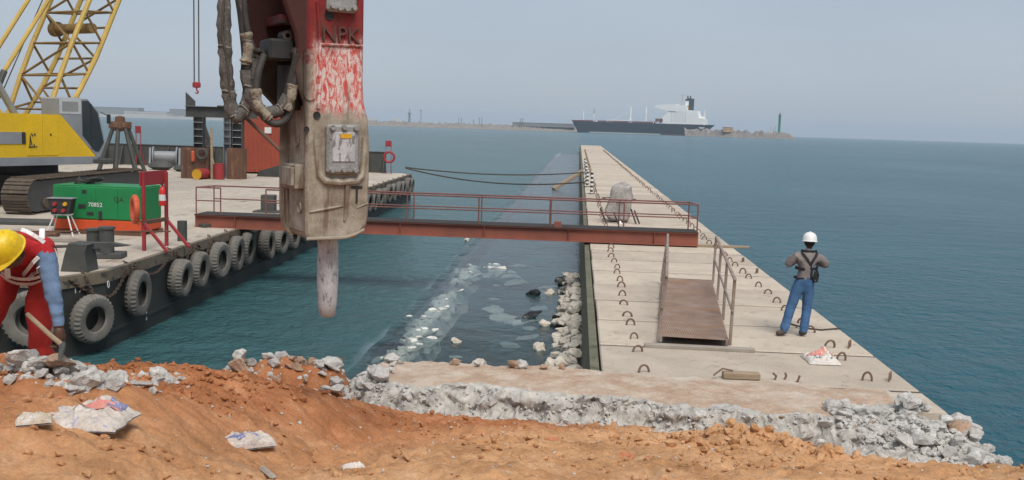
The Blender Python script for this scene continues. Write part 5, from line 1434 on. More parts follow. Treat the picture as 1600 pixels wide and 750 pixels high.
def head_geo(mb, c, face, up, s, mi_skin, mi_hair):
    """head with brow, nose, mouth, chin and ears; face/up unit vectors"""
    f = Vector(face).normalized(); u = (Vector(up) - f * Vector(up).dot(f)).normalized(); r = f.cross(u)
    c = Vector(c); nu, nv = 24, 18
    vs = []; mi = []
    for j in range(nv + 1):
        ph = math.pi * j / nv
        for i in range(nu):
            th = 2 * math.pi * i / nu
            x, y, z = math.sin(ph) * math.sin(th), math.sin(ph) * math.cos(th), math.cos(ph)
            X, Y, Z = x * 0.078, y * 0.098, z * 0.118
            if z < 0:
                X *= 1 + 0.25 * z; Y *= 1 + 0.12 * z
            if y > 0.75:
                az = abs(x)
                Y += 0.022 * math.exp(-(az / 0.14) ** 2) * math.exp(-((z + 0.12) / 0.16) ** 2)   # nose
                Y -= 0.010 * math.exp(-((az - 0.33) / 0.14) ** 2) * math.exp(-((z - 0.10) / 0.12) ** 2)   # eye sockets
                Y += 0.006 * math.exp(-((z + 0.45) / 0.07) ** 2) * math.exp(-(az / 0.25) ** 2)   # lips
                Y += 0.008 * math.exp(-((z + 0.75) / 0.12) ** 2)
            if abs(x) > 0.88 and abs(z + 0.02) < 0.28 and -0.3 < y < 0.25:
                X *= 1.16   # ears
            vs.append(c + (r * X + f * Y + u * Z) * s)
    fs = []; ms = []
    for j in range(nv):
        for i in range(nu):
            i2 = (i + 1) % nu
            fs.append((j * nu + i, j * nu + i2, (j + 1) * nu + i2, (j + 1) * nu + i))
            th = 2 * math.pi * (i + 0.5) / nu; z = math.cos(math.pi * (j + 0.5) / nv)
            ms.append(mi_hair if (z > 0.45 or (math.cos(th) < -0.15 and z > -0.45)) else mi_skin)
    o = len(mb.v); mb.v += [tuple(v) for v in vs]; mb.f += [tuple(k + o for k in q) for q in fs]; mb.mi += ms

def hand_geo(mb, wrist, dirv, palm, s, mi, curl=0.9, side=1):
    """palm with four fingers of different lengths and a thumb from its side"""
    d = Vector(dirv).normalized(); n = (Vector(palm) - d * Vector(palm).dot(d)).normalized(); a = d.cross(n) * side
    w = Vector(wrist)
    mb.tube([w - d * 0.02, w + d * 0.02 * s, w + d * 0.055 * s, w + d * 0.095 * s], [0.026 * s, 0.032 * s, 0.038 * s, 0.030 * s], 10, mi=mi)
    for k, L in enumerate((0.068, 0.08, 0.075, 0.058)):
        b = w + d * 0.088 * s + a * (0.027 - 0.018 * k) * s
        p1 = b + (d * math.cos(curl * 0.4) + n * math.sin(curl * 0.4)) * L * 0.45 * s
        p2 = p1 + (d * math.cos(curl * 1.2) + n * math.sin(curl * 1.2)) * L * 0.32 * s
        p3 = p2 + (d * math.cos(curl * 2.0) + n * math.sin(curl * 2.0)) * L * 0.28 * s
        mb.tube([b - d * 0.02 * s, b, p1, p2, p3], [0.0095 * s, 0.010 * s, 0.009 * s, 0.0085 * s, 0.006 * s], 7, mi=mi)
    b = w + d * 0.03 * s + a * 0.03 * s
    p1 = b + (d * 0.6 + a * 0.7 + n * 0.3).normalized() * 0.04 * s
    p2 = p1 + (d * 0.8 + a * 0.1 + n * 0.6).normalized() * 0.035 * s
    mb.tube([b - a * 0.015 * s, b, p1, p2], [0.013 * s, 0.013 * s, 0.011 * s, 0.007 * s], 7, mi=mi)

def merge_person(body_me, extra, mats, parent, name='body', disp=0.006, freq=9):
    bm = bmesh.new(); bm.from_mesh(body_me)
    bmesh.ops.subdivide_edges(bm, edges=bm.edges, cuts=1, use_grid_fill=True, smooth=0.3)
    bm.normal_update()
    for v in bm.verts:
        c = v.co
        v.co = c + v.normal * (disp * fbm(c.x * freq, c.y * freq, c.z * freq * 1.6, 3) + disp * 0.7 * (0.4 - abs(fbm(c.x * freq * 1.2 + 3, c.y * freq * 1.2, c.z * freq * 2.6, 2))))
    tmp = extra.mesh('tmp2', mats, 0)
    for p in tmp.polygons:
        p.use_smooth = True
    bm.from_mesh(tmp)
    me = bpy.data.meshes.new(name); bm.to_mesh(me); bm.free()
    for m in mats:
        me.materials.append(M[m])
    return obj(name, me, parent)

def helmet(parent, c, up, face, mat, s=1.0):
    u = Vector(up).normalized(); f = (Vector(face) - u * Vector(face).dot(u)).normalized(); r = f.cross(u); c = Vector(c)
    fr = lambda a, b, h: c + (r * a + f * b + u * h) * s
    prof = [(0.001, 0.150), (0.04, 0.147), (0.08, 0.130), (0.11, 0.098), (0.126, 0.055), (0.130, 0.012), (0.133, 0.0), (0.126, 0.0), (0.122, 0.03)]
    h = MB(); h.lathe(prof, 28, lambda a, b, hh: fr(a * 0.93, b * 1.12, hh)); shell = h.build('helmet', mat, parent, 60)
    b = MB(); n = 28
    for k in range(n):
        pass
    vs = []; fs = []
    for k in range(n + 1):
        w = -math.pi + 2 * math.pi * k / n
        ext = 0.012 + 0.048 * max(0, math.cos(w)) ** 2
        for rr, hh in ((0.124, 0.006), (0.130 + ext, -0.012 * max(0, math.cos(w)) - 0.004), (0.130 + ext, -0.010 * max(0, math.cos(w)) - 0.010), (0.124, -0.004)):
            vs.append(fr(rr * math.sin(w) * 0.93, rr * math.cos(w) * 1.12, hh))
    for k in range(n):
        for j in range(4):
            fs.append((k * 4 + j, (k + 1) * 4 + j, (k + 1) * 4 + (j + 1) % 4, k * 4 + (j + 1) % 4))
    b.add(vs, fs); b.build('brim', mat, shell, 60)
    rb = MB(); rb.tube([fr(0, y, z) for y, z in ((-0.12, 0.075), (-0.07, 0.137), (0.0, 0.154), (0.07, 0.137), (0.12, 0.075))], 0.012 * s, 6); rb.build('ridge', mat, shell, 60)

# ---- man standing on the jetty, back to us
man = empty('person', (3.85, 17.26, PZ + 0.005), 0)
tag(man, 'man in white helmet, grey shirt, jeans and black harness standing on the jetty', 'person')
J = {
 'pelvis': ((0.10, 0.0, 0.93), 0.165, 0.130), 'waist': ((0.115, 0.0, 1.05), 0.165, 0.120), 'chest': ((0.135, 0.01, 1.26), 0.190, 0.130), 'upchest': ((0.145, 0.02, 1.38), 0.165, 0.11), 'neck': ((0.155, 0.03, 1.47), 0.06, 0.06), 'skull': ((0.165, 0.045, 1.55), 0.055, 0.06),
 'hipL': ((0.015, 0.0, 0.86), 0.118, 0.118), 'kneeL': ((-0.085, 0.02, 0.50), 0.088, 0.088), 'shinL': ((-0.14, 0.0, 0.28), 0.082, 0.084), 'ankL': ((-0.185, -0.02, 0.12), 0.080, 0.084), 'soleL': ((-0.20, -0.03, 0.060), 0.058, 0.058), 'toeL': ((-0.33, -0.07, 0.048), 0.048, 0.048),
 'hipR': ((0.195, 0.0, 0.86), 0.118, 0.118), 'kneeR': ((0.19, 0.03, 0.50), 0.088, 0.088), 'shinR': ((0.17, 0.01, 0.28), 0.082, 0.084), 'ankR': ((0.155, 0.0, 0.12), 0.080, 0.084), 'soleR': ((0.155, 0.0, 0.060), 0.058, 0.058), 'toeR': ((0.13, 0.14, 0.048), 0.048, 0.048),
 'shL': ((-0.055, 0.02, 1.39), 0.088, 0.085), 'elL': ((-0.185, 0.05, 1.235), 0.070, 0.070), 'wrL': ((0.0, 0.27, 1.27), 0.040, 0.040),
 'shR': ((0.345, 0.02, 1.39), 0.088, 0.085), 'elR': ((0.50, 0.05, 1.245), 0.070, 0.070), 'wrR': ((0.29, 0.27, 1.28), 0.040, 0.040)}
Bn = [('pelvis', 'waist', 1), ('waist', 'chest', 0), ('chest', 'upchest', 0), ('upchest', 'neck', 0), ('neck', 'skull', 3),
      ('pelvis', 'hipL', 1), ('hipL', 'kneeL', 1), ('kneeL', 'shinL', 1), ('shinL', 'ankL', 1), ('ankL', 'soleL', 2), ('soleL', 'toeL', 2),
      ('pelvis', 'hipR', 1), ('hipR', 'kneeR', 1), ('kneeR', 'shinR', 1), ('shinR', 'ankR', 1), ('ankR', 'soleR', 2), ('soleR', 'toeR', 2),
      ('upchest', 'shL', 0), ('shL', 'elL', 0), ('elL', 'wrL', 0), ('upchest', 'shR', 0), ('shR', 'elR', 0), ('elR', 'wrR', 0)]
body = skin_mesh(J, Bn)
for p in body.polygons:      # shirt tail ends at the belt
    if p.material_index in (0, 1) and abs(p.center.x - 0.11) < 0.24 and 0.9 < p.center.z < 1.2:
        p.material_index = 0 if p.center.z > 1.03 else 1
ex_ = MB()
head_geo(ex_, (0.172, 0.055, 1.625), (0.15, 1, -0.12), (0, 0.1, 1), 1.0, 3, 4)
hand_geo(ex_, (0.03, 0.28, 1.262), (0.7, 0.6, 0.25), (0.1, 0.6, -0.6), 1.0, 3, 0.8, 1)
hand_geo(ex_, (0.26, 0.28, 1.282), (-0.7, 0.6, 0.25), (-0.1, 0.6, -0.6), 1.0, 3, 0.8, -1)
merge_person(body, ex_, ['shirt_grey', 'jeans', 'boots', 'skin', 'hair'], man)
helmet(man, (0.172, 0.05, 1.665), (0.02, 0.06, 1), (0.15, 1, 0), 'helmet_white', 1.0)
MB().lathe([(0.001, 0), (0.001, 0)], 3)
bl = MB(); bl.tube([(0.112 + 0.178 * math.cos(w), 0.0 + 0.138 * math.sin(w), 1.03) for w in [k * math.pi / 12 for k in range(24)]], 0.016, 6, closed=True); bl.build('belt', 'harness', man)
def strap(pts, w=0.045, t=0.012, parent=None, mat='harness', name='harness_strap'):
    mb = MB(); P = [Vector(p) for p in pts]
    for a, b in zip(P, P[1:]):
        d = (b - a); L = d.length; d.normalize()
        nrm = Vector((0, -1, 0)); nrm = (nrm - d * nrm.dot(d)).normalized(); s_ = d.cross(nrm)
        m_ = Matrix((s_, nrm, d)).transposed()
        mb.box((a + b) / 2, (w, t, L + 0.012), rot=m_, bev=0.003)
    return mb.build(name, mat, parent, 20)
strap([(0.03, -0.02, 1.475), (0.05, -0.093, 1.44), (0.11, -0.136, 1.36), (0.165, -0.146, 1.27), (0.185, -0.143, 1.15), (0.19, -0.136, 1.05)], parent=man)
strap([(0.29, -0.02, 1.475), (0.27, -0.093, 1.44), (0.215, -0.136, 1.36), (0.165, -0.146, 1.27)], parent=man)
strap([(-0.045, 0.03, 1.20), (-0.01, -0.07, 1.19), (0.06, -0.133, 1.19), (0.17, -0.148, 1.20), (0.25, -0.118, 1.20), (0.30, 0.0, 1.2)], 0.05, parent=man)
strap([(0.03, 0.0, 1.495), (0.10, -0.05, 1.485), (0.22, -0.05, 1.485), (0.29, 0.0, 1.495)], 0.05, parent=man)
mb = MB(); mb.tube([(0.27, -0.11, 1.22), (0.31, -0.13, 1.10), (0.29, -0.14, 0.99), (0.25, -0.14, 0.97), (0.235, -0.135, 1.05), (0.26, -0.13, 1.16)], 0.020, 8); mb.tube([(0.29, -0.12, 1.28), (0.275, -0.13, 1.15), (0.27, -0.14, 1.02)], 0.018, 6); mb.build('lanyard', 'harness', man)
mb = MB(); mb.box((0.15, 0.40, 1.31), (0.13, 0.05, 0.09), 0, 0.012); mb.lathe([(0.001, 0.06), (0.03, 0.06), (0.032, 0)], 12, lambda a, b, c: (0.15 + a, 0.425 + c, 1.31 + b)); cmo = mb.build('held_camera', 'black', None)
cmo.location = man.location
tag(cmo, 'small black camera held in the hands of the man on the jetty', 'camera')

# ---- worker bending over the rubble on the left (world coordinates about his feet)
WX, WY, WZ = -3.80, 7.0, 3.03
wk = empty('person', (WX, WY, WZ), 0)
tag(wk, 'worker in yellow helmet, red vest and red trousers bending over the rubble', 'person')
J = {
 'pelvis': ((-0.19, -0.03, 0.98), 0.150, 0.125), 'waist': ((-0.12, -0.16, 1.085), 0.150, 0.125), 'chest': ((-0.02, -0.34, 1.185), 0.170, 0.130), 'upchest': ((0.035, -0.46, 1.215), 0.150, 0.11), 'neck': ((0.055, -0.56, 1.225), 0.06, 0.06), 'skull': ((0.060, -0.62, 1.215), 0.06, 0.06),
 'hipA': ((-0.08, -0.05, 0.93), 0.110, 0.115), 'kneeA': ((0.02, -0.27, 0.58), 0.084, 0.088), 'shinA': ((0.015, -0.22, 0.32), 0.082, 0.088), 'ankA': ((0.0, -0.18, 0.11), 0.080, 0.085), 'soleA': ((0.0, -0.19, 0.055), 0.05, 0.05), 'toeA': ((0.03, -0.34, 0.042), 0.042, 0.04),
 'hipB': ((-0.27, -0.06, 0.94), 0.110, 0.115), 'kneeB': ((-0.33, -0.34, 0.66), 0.090, 0.095), 'shinB': ((-0.40, -0.30, 0.38), 0.085, 0.09), 'ankB': ((-0.45, -0.25, 0.11), 0.08, 0.085), 'soleB': ((-0.45, -0.26, 0.055), 0.05, 0.05), 'toeB': ((-0.50, -0.40, 0.042), 0.042, 0.04),
 'shA': ((0.150, -0.39, 1.17), 0.085, 0.085), 'elA': ((0.222, -0.46, 0.955), 0.062, 0.062), 'foA': ((0.262, -0.475, 0.80), 0.055, 0.055), 'wrA': ((0.280, -0.485, 0.70), 0.050, 0.050), 'haA': ((0.284, -0.49, 0.64), 0.030, 0.030),
 'shB': ((-0.150, -0.42, 1.16), 0.085, 0.085), 'elB': ((-0.21, -0.58, 0.96), 0.066, 0.066), 'wrB': ((-0.24, -0.55, 0.76), 0.045, 0.045), 'haB': ((-0.245, -0.54, 0.70), 0.030, 0.030)}
Bn = [('pelvis', 'waist', 0), ('waist', 'chest', 0), ('chest', 'upchest', 0), ('upchest', 'neck', 0), ('neck', 'skull', 2),
      ('pelvis', 'hipA', 1), ('hipA', 'kneeA', 1), ('kneeA', 'shinA', 1), ('shinA', 'ankA', 1), ('ankA', 'soleA', 4), ('soleA', 'toeA', 4),
      ('pelvis', 'hipB', 1), ('hipB', 'kneeB', 1), ('kneeB', 'shinB', 1), ('shinB', 'ankB', 1), ('ankB', 'soleB', 4), ('soleB', 'toeB', 4),
      ('upchest', 'shA', 3), ('shA', 'elA', 3), ('elA', 'foA', 3), ('foA', 'wrA', 3), ('wrA', 'haA', 2), ('upchest', 'shB', 3), ('shB', 'elB', 3), ('elB', 'wrB', 3), ('wrB', 'haB', 2)]
body = skin_mesh(J, Bn)
for p in body.polygons:
    c_ = p.center
    if p.material_index == 3 and (-0.09 < c_.x < 0.10 or c_.z > 1.175):
        p.material_index = 0
    if p.material_index in (0, 1) and c_.y > -0.22 and c_.z > 0.85:
        p.material_index = 0 if c_.z - c_.y * 0.5 > 1.0 else 1
ex_ = MB()
fdir = (-0.45, -0.45, -0.77)
head_geo(ex_, (0.065, -0.69, 1.185), fdir, (-0.10, -0.80, 0.55), 1.0, 2, 5)
hand_geo(ex_, (0.284, -0.49, 0.655), (0.03, 0.02, -1), (-0.7, -0.5, 0.0), 1.08, 2, 1.15, 1)
hand_geo(ex_, (-0.245, -0.54, 0.715), (0.1, 0.1, -1), (0.6, -0.5, 0.0), 1.08, 2, 1.15, -1)
merge_person(body, ex_, ['vest_red', 'trousers_red', 'skin', 'shirt_blue', 'boots', 'hair'], wk, disp=0.016, freq=5)
helmet(wk, (0.060, -0.735, 1.215), (-0.10, -0.72, 0.68), fdir, 'helmet_yellow', 0.92)
# reflective bands on the vest: rings round the trunk and braces over the shoulders
T0 = Vector((-0.19, -0.03, 0.98)); tt = (Vector((0.035, -0.46, 1.215)) - T0).normalized()
tn = (Vector((0, 0, 1)) - tt * tt.z).normalized(); tl_ = tt.cross(tn)
TP = lambda s_, l_, h_: T0 + tt * s_ + tl_ * l_ + tn * h_
def vest_band(s_, rx, rz):
    mb = MB(); n = 30; vs = []; fs = []
    for k in range(n):
        w = 2 * math.pi * k / n
        for e in (-0.036, 0.036):
            vs.append(TP(s_ + e, rx * math.cos(w), rz * math.sin(w)))
    for k in range(n):
        k2 = (k + 1) % n
        fs.append((2 * k, 2 * k2, 2 * k2 + 1, 2 * k + 1))
    mb.add(vs, fs); mb.build('reflective_band', 'reflective', wk, 60)
vest_band(0.17, 0.196, 0.168); vest_band(0.30, 0.206, 0.170)
for l_ in (-0.11, 0.11):
    mb = MB()
    P = [TP(a, l_, b) for a, b in ((0.05, 0.145), (0.2, 0.175), (0.36, 0.168), (0.48, 0.135), (0.56, 0.03), (0.52, -0.10), (0.36, -0.17))]
    for a, b in zip(P, P[1:]):
        d = (b - a); L = d.length; d.normalize(); nn_ = d.cross(tl_).normalized(); s_ = nn_.cross(d)
        mb.box((a + b) / 2, (0.036, 0.012, L + 0.012), rot=Matrix((s_, nn_, d)).transposed(), bev=0.002)
    mb.build('reflective_band', 'reflective', wk, 20)
STRIPS = ([(-0.077, -0.292, 0.979), (0.031, -0.414, 1.046), (0.119, -0.503, 1.106), (0.158, -0.506, 1.144)], [(-0.092, -0.203, 0.933), (-0.014, -0.272, 0.988), (0.10, -0.40, 1.03), (0.155, -0.504, 1.073)], [(0.048, -0.515, 1.330), (0.083, -0.515, 1.320), (0.120, -0.507, 1.300), (0.150, -0.485, 1.272), (0.176, -0.458, 1.240)])
for P in STRIPS:
    mb = MB(); P = [Vector(p) for p in P]
    for a, b in zip(P, P[1:]):
        d = (b - a); L = d.length; d.normalize(); nn_ = (Vector((0.45, -0.8, 0.3)) - d * d.dot(Vector((0.45, -0.8, 0.3)))).normalized(); s_ = nn_.cross(d)
        mb.box((a + b) / 2, (0.028, 0.006, L + 0.004), rot=Matrix((s_, nn_, d)).transposed(), bev=0.002)
    mb.build('reflective_band', 'reflective', wk, 20)
# his pick: handle down to the rubble
pk = empty('hand_pick', (WX, WY, WZ), 0)
mb = MB(); mb.tube([(0.06, -0.49, 0.745), (0.24, -0.53, 0.615), (0.34, -0.55, 0.55)], [0.016, 0.017, 0.018], 8); mb.build('handle', 'timber', pk)
mb = MB(); mb.tube([(0.29, -0.46, 0.49), (0.335, -0.54, 0.555), (0.37, -0.62, 0.53), (0.39, -0.69, 0.47)], [0.008, 0.022, 0.02, 0.006], 8); mb.build('pick_head', 'steel_dark', pk)
tag(pk, 'hand pick gripped by the bending worker at the rubble', 'pick')

# ================================================================== RUBBLE, STONES, LITTER
rr = random.Random(21)
chunk = [rock_mesh(100 + i, rr.uniform(0.6, 0.9), 16 + i % 7, 'concrete_chunk', 'rubble') for i in range(9)]
chunk_s = [rock_mesh(140 + i, rr.uniform(0.5, 0.8), 18, 'concrete_chunk', 'rubble_stained') for i in range(4)]
for m_ in ('rubble', 'riprap', 'rubble_stained', 'riprap_sunk', 'rubber'):
    tint_by_piece(M[m_])
def surf(x, y):
    z = ground_z(x, y, False)
    if cx0 < x < cx1 and y > cope_edge(x) - 0.5 - 0.85 * sstep(3.0, 4.2, x) and y < 13.9:
        z = max(z, cope_h(x, y)[0])
    return z
def heap(n, fn, smin, smax, label, group, sunk=0.25, stained=0.2):
    for _ in range(n):
        x, y, lift = fn()
        s = smin + (smax - smin) * rr.random() ** 2.2
        me_ = rr.choice(chunk_s) if rr.random() < stained else rr.choice(chunk)
        o = place_rock('concrete_chunk', me_, (x, y, surf(x, y) + s * (0.35 - sunk) + lift), s, rr)
        tag(o, label, 'rubble', group)
# left: below the bending worker
def f_left():
    x = rr.uniform(-4.2, -3.12); y = rr.uniform(6.30, 6.72) if rr.random() < 0.6 else rr.uniform(6.7, 7.9)
    return x, y, 0.04 * rr.random()
heap(60, f_left, 0.09, 0.30, 'grey broken concrete chunk in the rubble at the feet of the bending worker', 'rubble by the worker', 0.1, 0.12)
# where the cope has been cut away, left end of the remaining slab
def f_mid():
    u = rr.random()
    x = -4.9 + 2.5 * u; y = rr.uniform(12.3, 13.7)
    return x, y, 0.05 * rr.random()
heap(75, f_mid, 0.12, 0.36, 'broken concrete chunk in the heap at the left end of the quay slab', 'rubble at the slab end', 0.1, 0.35)
def f_mid2():
    u = rr.random()
    return -3.9 + 1.7 * u + rr.uniform(-0.15, 0.15), 10.8 + 1.5 * u + rr.uniform(-0.2, 0.2), 0.03
heap(16, f_mid2, 0.08, 0.24, 'grey concrete lump on the red earth below the left end of the quay slab', 'lumps on the red earth', 0.15, 0.2)
# right: demolished corner
def f_right():
    u = rr.random(); v = rr.random()
    x = 3.25 + 1.95 * u; y = 12.75 - 0.35 * u - (0.9 + 1.0 * u) * v
    return x, y, 0.03 * rr.random()
heap(112, f_right, 0.08, 0.34, 'pale broken concrete chunk in the rubble at the right corner of the quay', 'rubble at the right corner', 0.2, 0.06)
def f_corner():
    return rr.uniform(4.15, 5.05), rr.uniform(12.2, 12.95), 0.08 + 0.05 * rr.random()
heap(18, f_corner, 0.12, 0.36, 'pale concrete chunk lying against the jetty corner at the rubble edge', 'chunks at the jetty corner', 0.1, 0.05)
# along the broken lip
def f_lip():
    x = rr.uniform(-2.9, 3.2)
    return x, cope_edge(x) - rr.uniform(-0.02, 0.42), 0.0
heap(22, f_lip, 0.08, 0.22, 'small concrete fragment along the broken near edge of the quay slab', 'fragments along the broken edge', 0.15, 0.1)
# stones on the jetty side of the slab edge
def f_edge():
    x = rr.uniform(-2.6, 0.3)
    return x, 13.85 + rr.uniform(-0.06, 0.1), 0.02
heap(12, f_edge, 0.08, 0.28, 'pale lump on the far edge of the quay slab above the water', 'lumps on the slab edge', 0.2, 0.4)
# pebbles and clods too small to count
pts = []
for _ in range(9000):
    x = rr.uniform(-5.6, 4.4); y = rr.uniform(5.2, 12.2)
    if fbm(x * 0.9, y * 0.9, 77, 3) < rr.uniform(-0.5, 0.5):
        continue
    s = 0.010 + 0.085 * rr.random() ** 4
    pts.append((x, y, ground_z(x, y) + s * 0.15, s))
for _ in range(700):
    x = rr.gauss(1.95, 0.5); y = rr.gauss(10.2, 0.45); s = 0.02 + 0.15 * rr.random() ** 3
    pts.append((x, y, ground_z(x, y) + s * 0.12, s))
for _ in range(900):
    x = rr.uniform(-5.0, -2.6); y = rr.uniform(7.2, 8.8); s = 0.015 + 0.06 * rr.random() ** 3
    pts.append((x, y, ground_z(x, y) + s * 0.12, s))
kind(scatter_stuff('earth_clods', 'dirt', pts), 'stuff')
pts = []
for _ in range(1500):
    x = rr.uniform(-5.4, 4.2); y = rr.uniform(5.6, 12.0); s = 0.008 + 0.03 * rr.random() ** 3
    pts.append((x, y, ground_z(x, y) + s * 0.2, s))
for _ in range(7500):
    k_ = rr.random()
    if k_ < 0.62:
        x, y, l = f_right()
    elif k_ < 0.72:
        x, y, l = f_left()
    elif k_ < 0.80:
        x, y, l = f_mid()
    else:
        x, y, l = f_lip()
    s = 0.012 + (0.10 if k_ < 0.80 else 0.06) * rr.random() ** 2.6
    pts.append((x, y, surf(x, y) + s * 0.2, s))
kind(scatter_stuff('concrete_crumbs', 'rubble', pts), 'stuff')

# sacks and litter on the earth
sack('sack', (-3.03, 5.93, ground_z(-3.03, 5.93) - 0.02), 0.05, (0.52, 0.42, 0.085), 'sack_print', 'large crumpled printed sack lying on the red earth at the left', 5, 0.04, [(0.05, 0.05, 0.30, 0.08, 'print_red'), (0.16, 0.10, 0.10, 0.14, 'print_blue')])
sack('sack', (-3.18, 5.58, ground_z(-3.18, 5.58)), 0.5, (0.20, 0.13, 0.05), 'sack_dirty', 'small torn dirty sack scrap at the left picture edge', 9)
sack('sack', (-2.38, 6.98, ground_z(-2.38, 6.98)), 0.55, (0.46, 0.15, 0.09), 'sack_print', 'crumpled blue-printed sack half buried in the sand', 13, 0.0, [(-0.05, 0.0, 0.30, 0.05, 'print_blue')])
sack('sack', (-1.62, 7.25, ground_z(-1.62, 7.25)), 0.4, (0.17, 0.07, 0.03), 'sack', 'tiny white paper scrap on the sand right of the blue-printed sack', 17)
for q, (x, y, s, rz, lb_) in enumerate(((-0.15, 9.55, 0.22, 0.3, 'orange brick fragment on the sand below the slab, left one'), (0.52, 8.55, 0.20, 0.9, 'orange brick fragment on the sand, largest, near the middle'), (0.72, 8.4, 0.16, -0.7, 'orange brick fragment on the sand, right of the largest one'), (-2.55, 11.5, 0.24, -0.8, 'orange brick fragment at the foot of the slab end'), (-3.35, 6.15, 0.16, 0.2, 'brown brick lump on the earth under the rubble by the worker'))):
    b_ = rock_mesh(300 + q, 0.5, 12, 'brick_fragment', 'brick')
    o = obj('brick_fragment', b_, None, (x, y, surf(x, y) + s * 0.14), rz); o.scale = (s * 1.3, s * 0.6, s * 0.75); o.rotation_euler = (0.15, 0.1, rz)
    tag(o, lb_, 'brick')
for q, (x, y, l, rz, lb_) in enumerate(((-3.40, 7.35, 0.34, 0.05, 'grey stick-like concrete sliver on the red earth behind the printed sack'), (-2.0, 6.35, 0.24, -0.9, 'pale splinter on the sand at the bottom picture edge'))):
    o = MB().box((x, y, surf(x, y) + 0.05), (l, 0.05, 0.035), rz, 0.02).build('sliver', 'rubble' if q == 0 else 'grey_timber')
    tag(o, lb_, 'sliver')

# ---- riprap along the jetty wall, the bund and the sheltered strip
rip = [rock_mesh(500 + i, rr.uniform(0.65, 0.9), 26, 'boulder', 'riprap') for i in range(8)]
def boulder(x, y, z, s, label, group, meshes=rip, squash=1.0, name='boulder', cat='boulder'):
    o = place_rock(name, rr.choice(meshes), (x, y, z), s, rr, squash)
    return tag(o, label, cat, group)
y = 14.6
k = 0
while y < 35:
    for lay in range(3):
        f = 1 - max(0, (y - 27) / 9)
        s = (0.26 + 0.36 * rr.random() ** 2) * (0.6 + 0.4 * f)
        boulder(0.10 - 0.20 * lay + rr.uniform(-0.06, 0.06), y + rr.uniform(-0.2, 0.2), (0.48 - 0.26 * lay) * f + rr.uniform(-0.08, 0.08), s, 'pale boulder piled against the jetty wall at the water', 'riprap along the jetty wall')
    y += 0.42
boulder(-0.12, 17.6, 0.42, 0.85, 'largest white boulder against the jetty wall beside the slab', 'riprap along the jetty wall')
boulder(-0.2, 16.2, 0.38, 0.7, 'second large white boulder in front of the largest one at the wall', 'riprap along the jetty wall')
rip2 = [rock_mesh(540 + i, rr.uniform(0.5, 0.75), 24, 'boulder', 'riprap_sunk') for i in range(5)]
for k in range(190):
    y = rr.uniform(15.5, 37.0)
    x = -3.85 + rr.gauss(0, 0.17) + 0.25 * fbm(y * 0.4, 2, 2, 2)
    s = rr.uniform(0.28, 0.6)
    top = 0.02 + 0.05 * rr.random() if rr.random() < 0.22 else -0.015 - 0.06 * rr.random()
    boulder(x, y, top - s * 0.33, s, 'pale rock in the half-sunk row of stones parallel to the jetty', 'half-sunk rock row', rip2, 0.8)
for k in range(10):
    boulder(-3.45 + rr.uniform(-0.3, 0.7), rr.uniform(35, 37.5), -0.10 - 0.1 * rr.random(), rr.uniform(0.5, 0.9), 'pale rock at the far end of the half-sunk rock row', 'far end of the rock row', rip2, 0.6)
flat = [rock_mesh(560 + i, 0.28, 26, 'sunk_slab', 'riprap_sunk') for i in range(5)]
for k in range(26):
    y = 20.5 + 19 * rr.random() ** 1.3
    o = place_rock('sunk_slab', rr.choice(flat), (rr.uniform(-2.7, -0.7), y, -0.24 - 0.10 * rr.random()), rr.uniform(0.35, 0.95), rr, 0.8)
    o.rotation_euler = (rr.uniform(-0.12, 0.12), rr.uniform(-0.12, 0.12), rr.uniform(0, 6.28))
    tag(o, 'pale flat slab lying just under the sheltered water by the jetty', 'slab', 'sunk slabs')
for q, (x, y, s, lb_) in enumerate(((-2.75, 23.3, 0.30, 'white stone tip standing out of the sheltered water, nearest the rock row'), (-0.72, 22.9, 0.42, 'tan stone rising from the water near the slab, beside the boulders'), (-0.72, 25.8, 0.40, 'tan stone rising from the water, further out beside the boulders'), (-0.75, 31.0, 0.36, 'tan stone in the water beside the right black stone'), (-1.95, 21.0, 0.4, 'white stone by the slab edge in the sheltered water'))):
    boulder(x, y, 0.02, s, lb_, 'stones in the sheltered water')
blk_m = [rock_mesh(600 + i, 0.55, 14, 'black_stone', 'black_stone') for i in range(3)]
for q, (x, y, sx, sy, sz, rz, lb_) in enumerate(((-1.25, 30.6, 0.62, 0.5, 0.55, 0.3, 'black pointed stone in the sheltered water, middle of three'), (-1.2, 26.9, 0.75, 0.5, 0.42, 0.1, 'black pointed stone in the sheltered water, nearest of three'), (-0.45, 33.6, 0.6, 0.5, 0.45, 0.9, 'black pointed stone in the sheltered water, furthest of three'))):
    o = obj('black_stone', blk_m[q], None, (x, y, 0.02)); o.scale = (sx, sy, sz); o.rotation_euler = (0.2, -0.35, rz)
    tag(o, lb_, 'stone', 'black stones')
for k in range(9):
    o = obj('dark_stone', blk_m[k % 3], None, (-0.28 + rr.uniform(-0.22, 0.12), 25 + 8 * rr.random(), 0.02)); o.scale = (rr.uniform(0.25, 0.5), rr.uniform(0.3, 0.6), rr.uniform(0.2, 0.35)); o.rotation_euler = (0.2, 0.3, rr.uniform(0, 3))
    tag(o, 'dark wet stone at the foot of the pale boulders by the jetty wall', 'stone', 'dark stones by the wall')
o = boulder(-4.9, 44.5, 0.03, 0.3, 'lone pale thing floating in the water beyond the rock row', None)

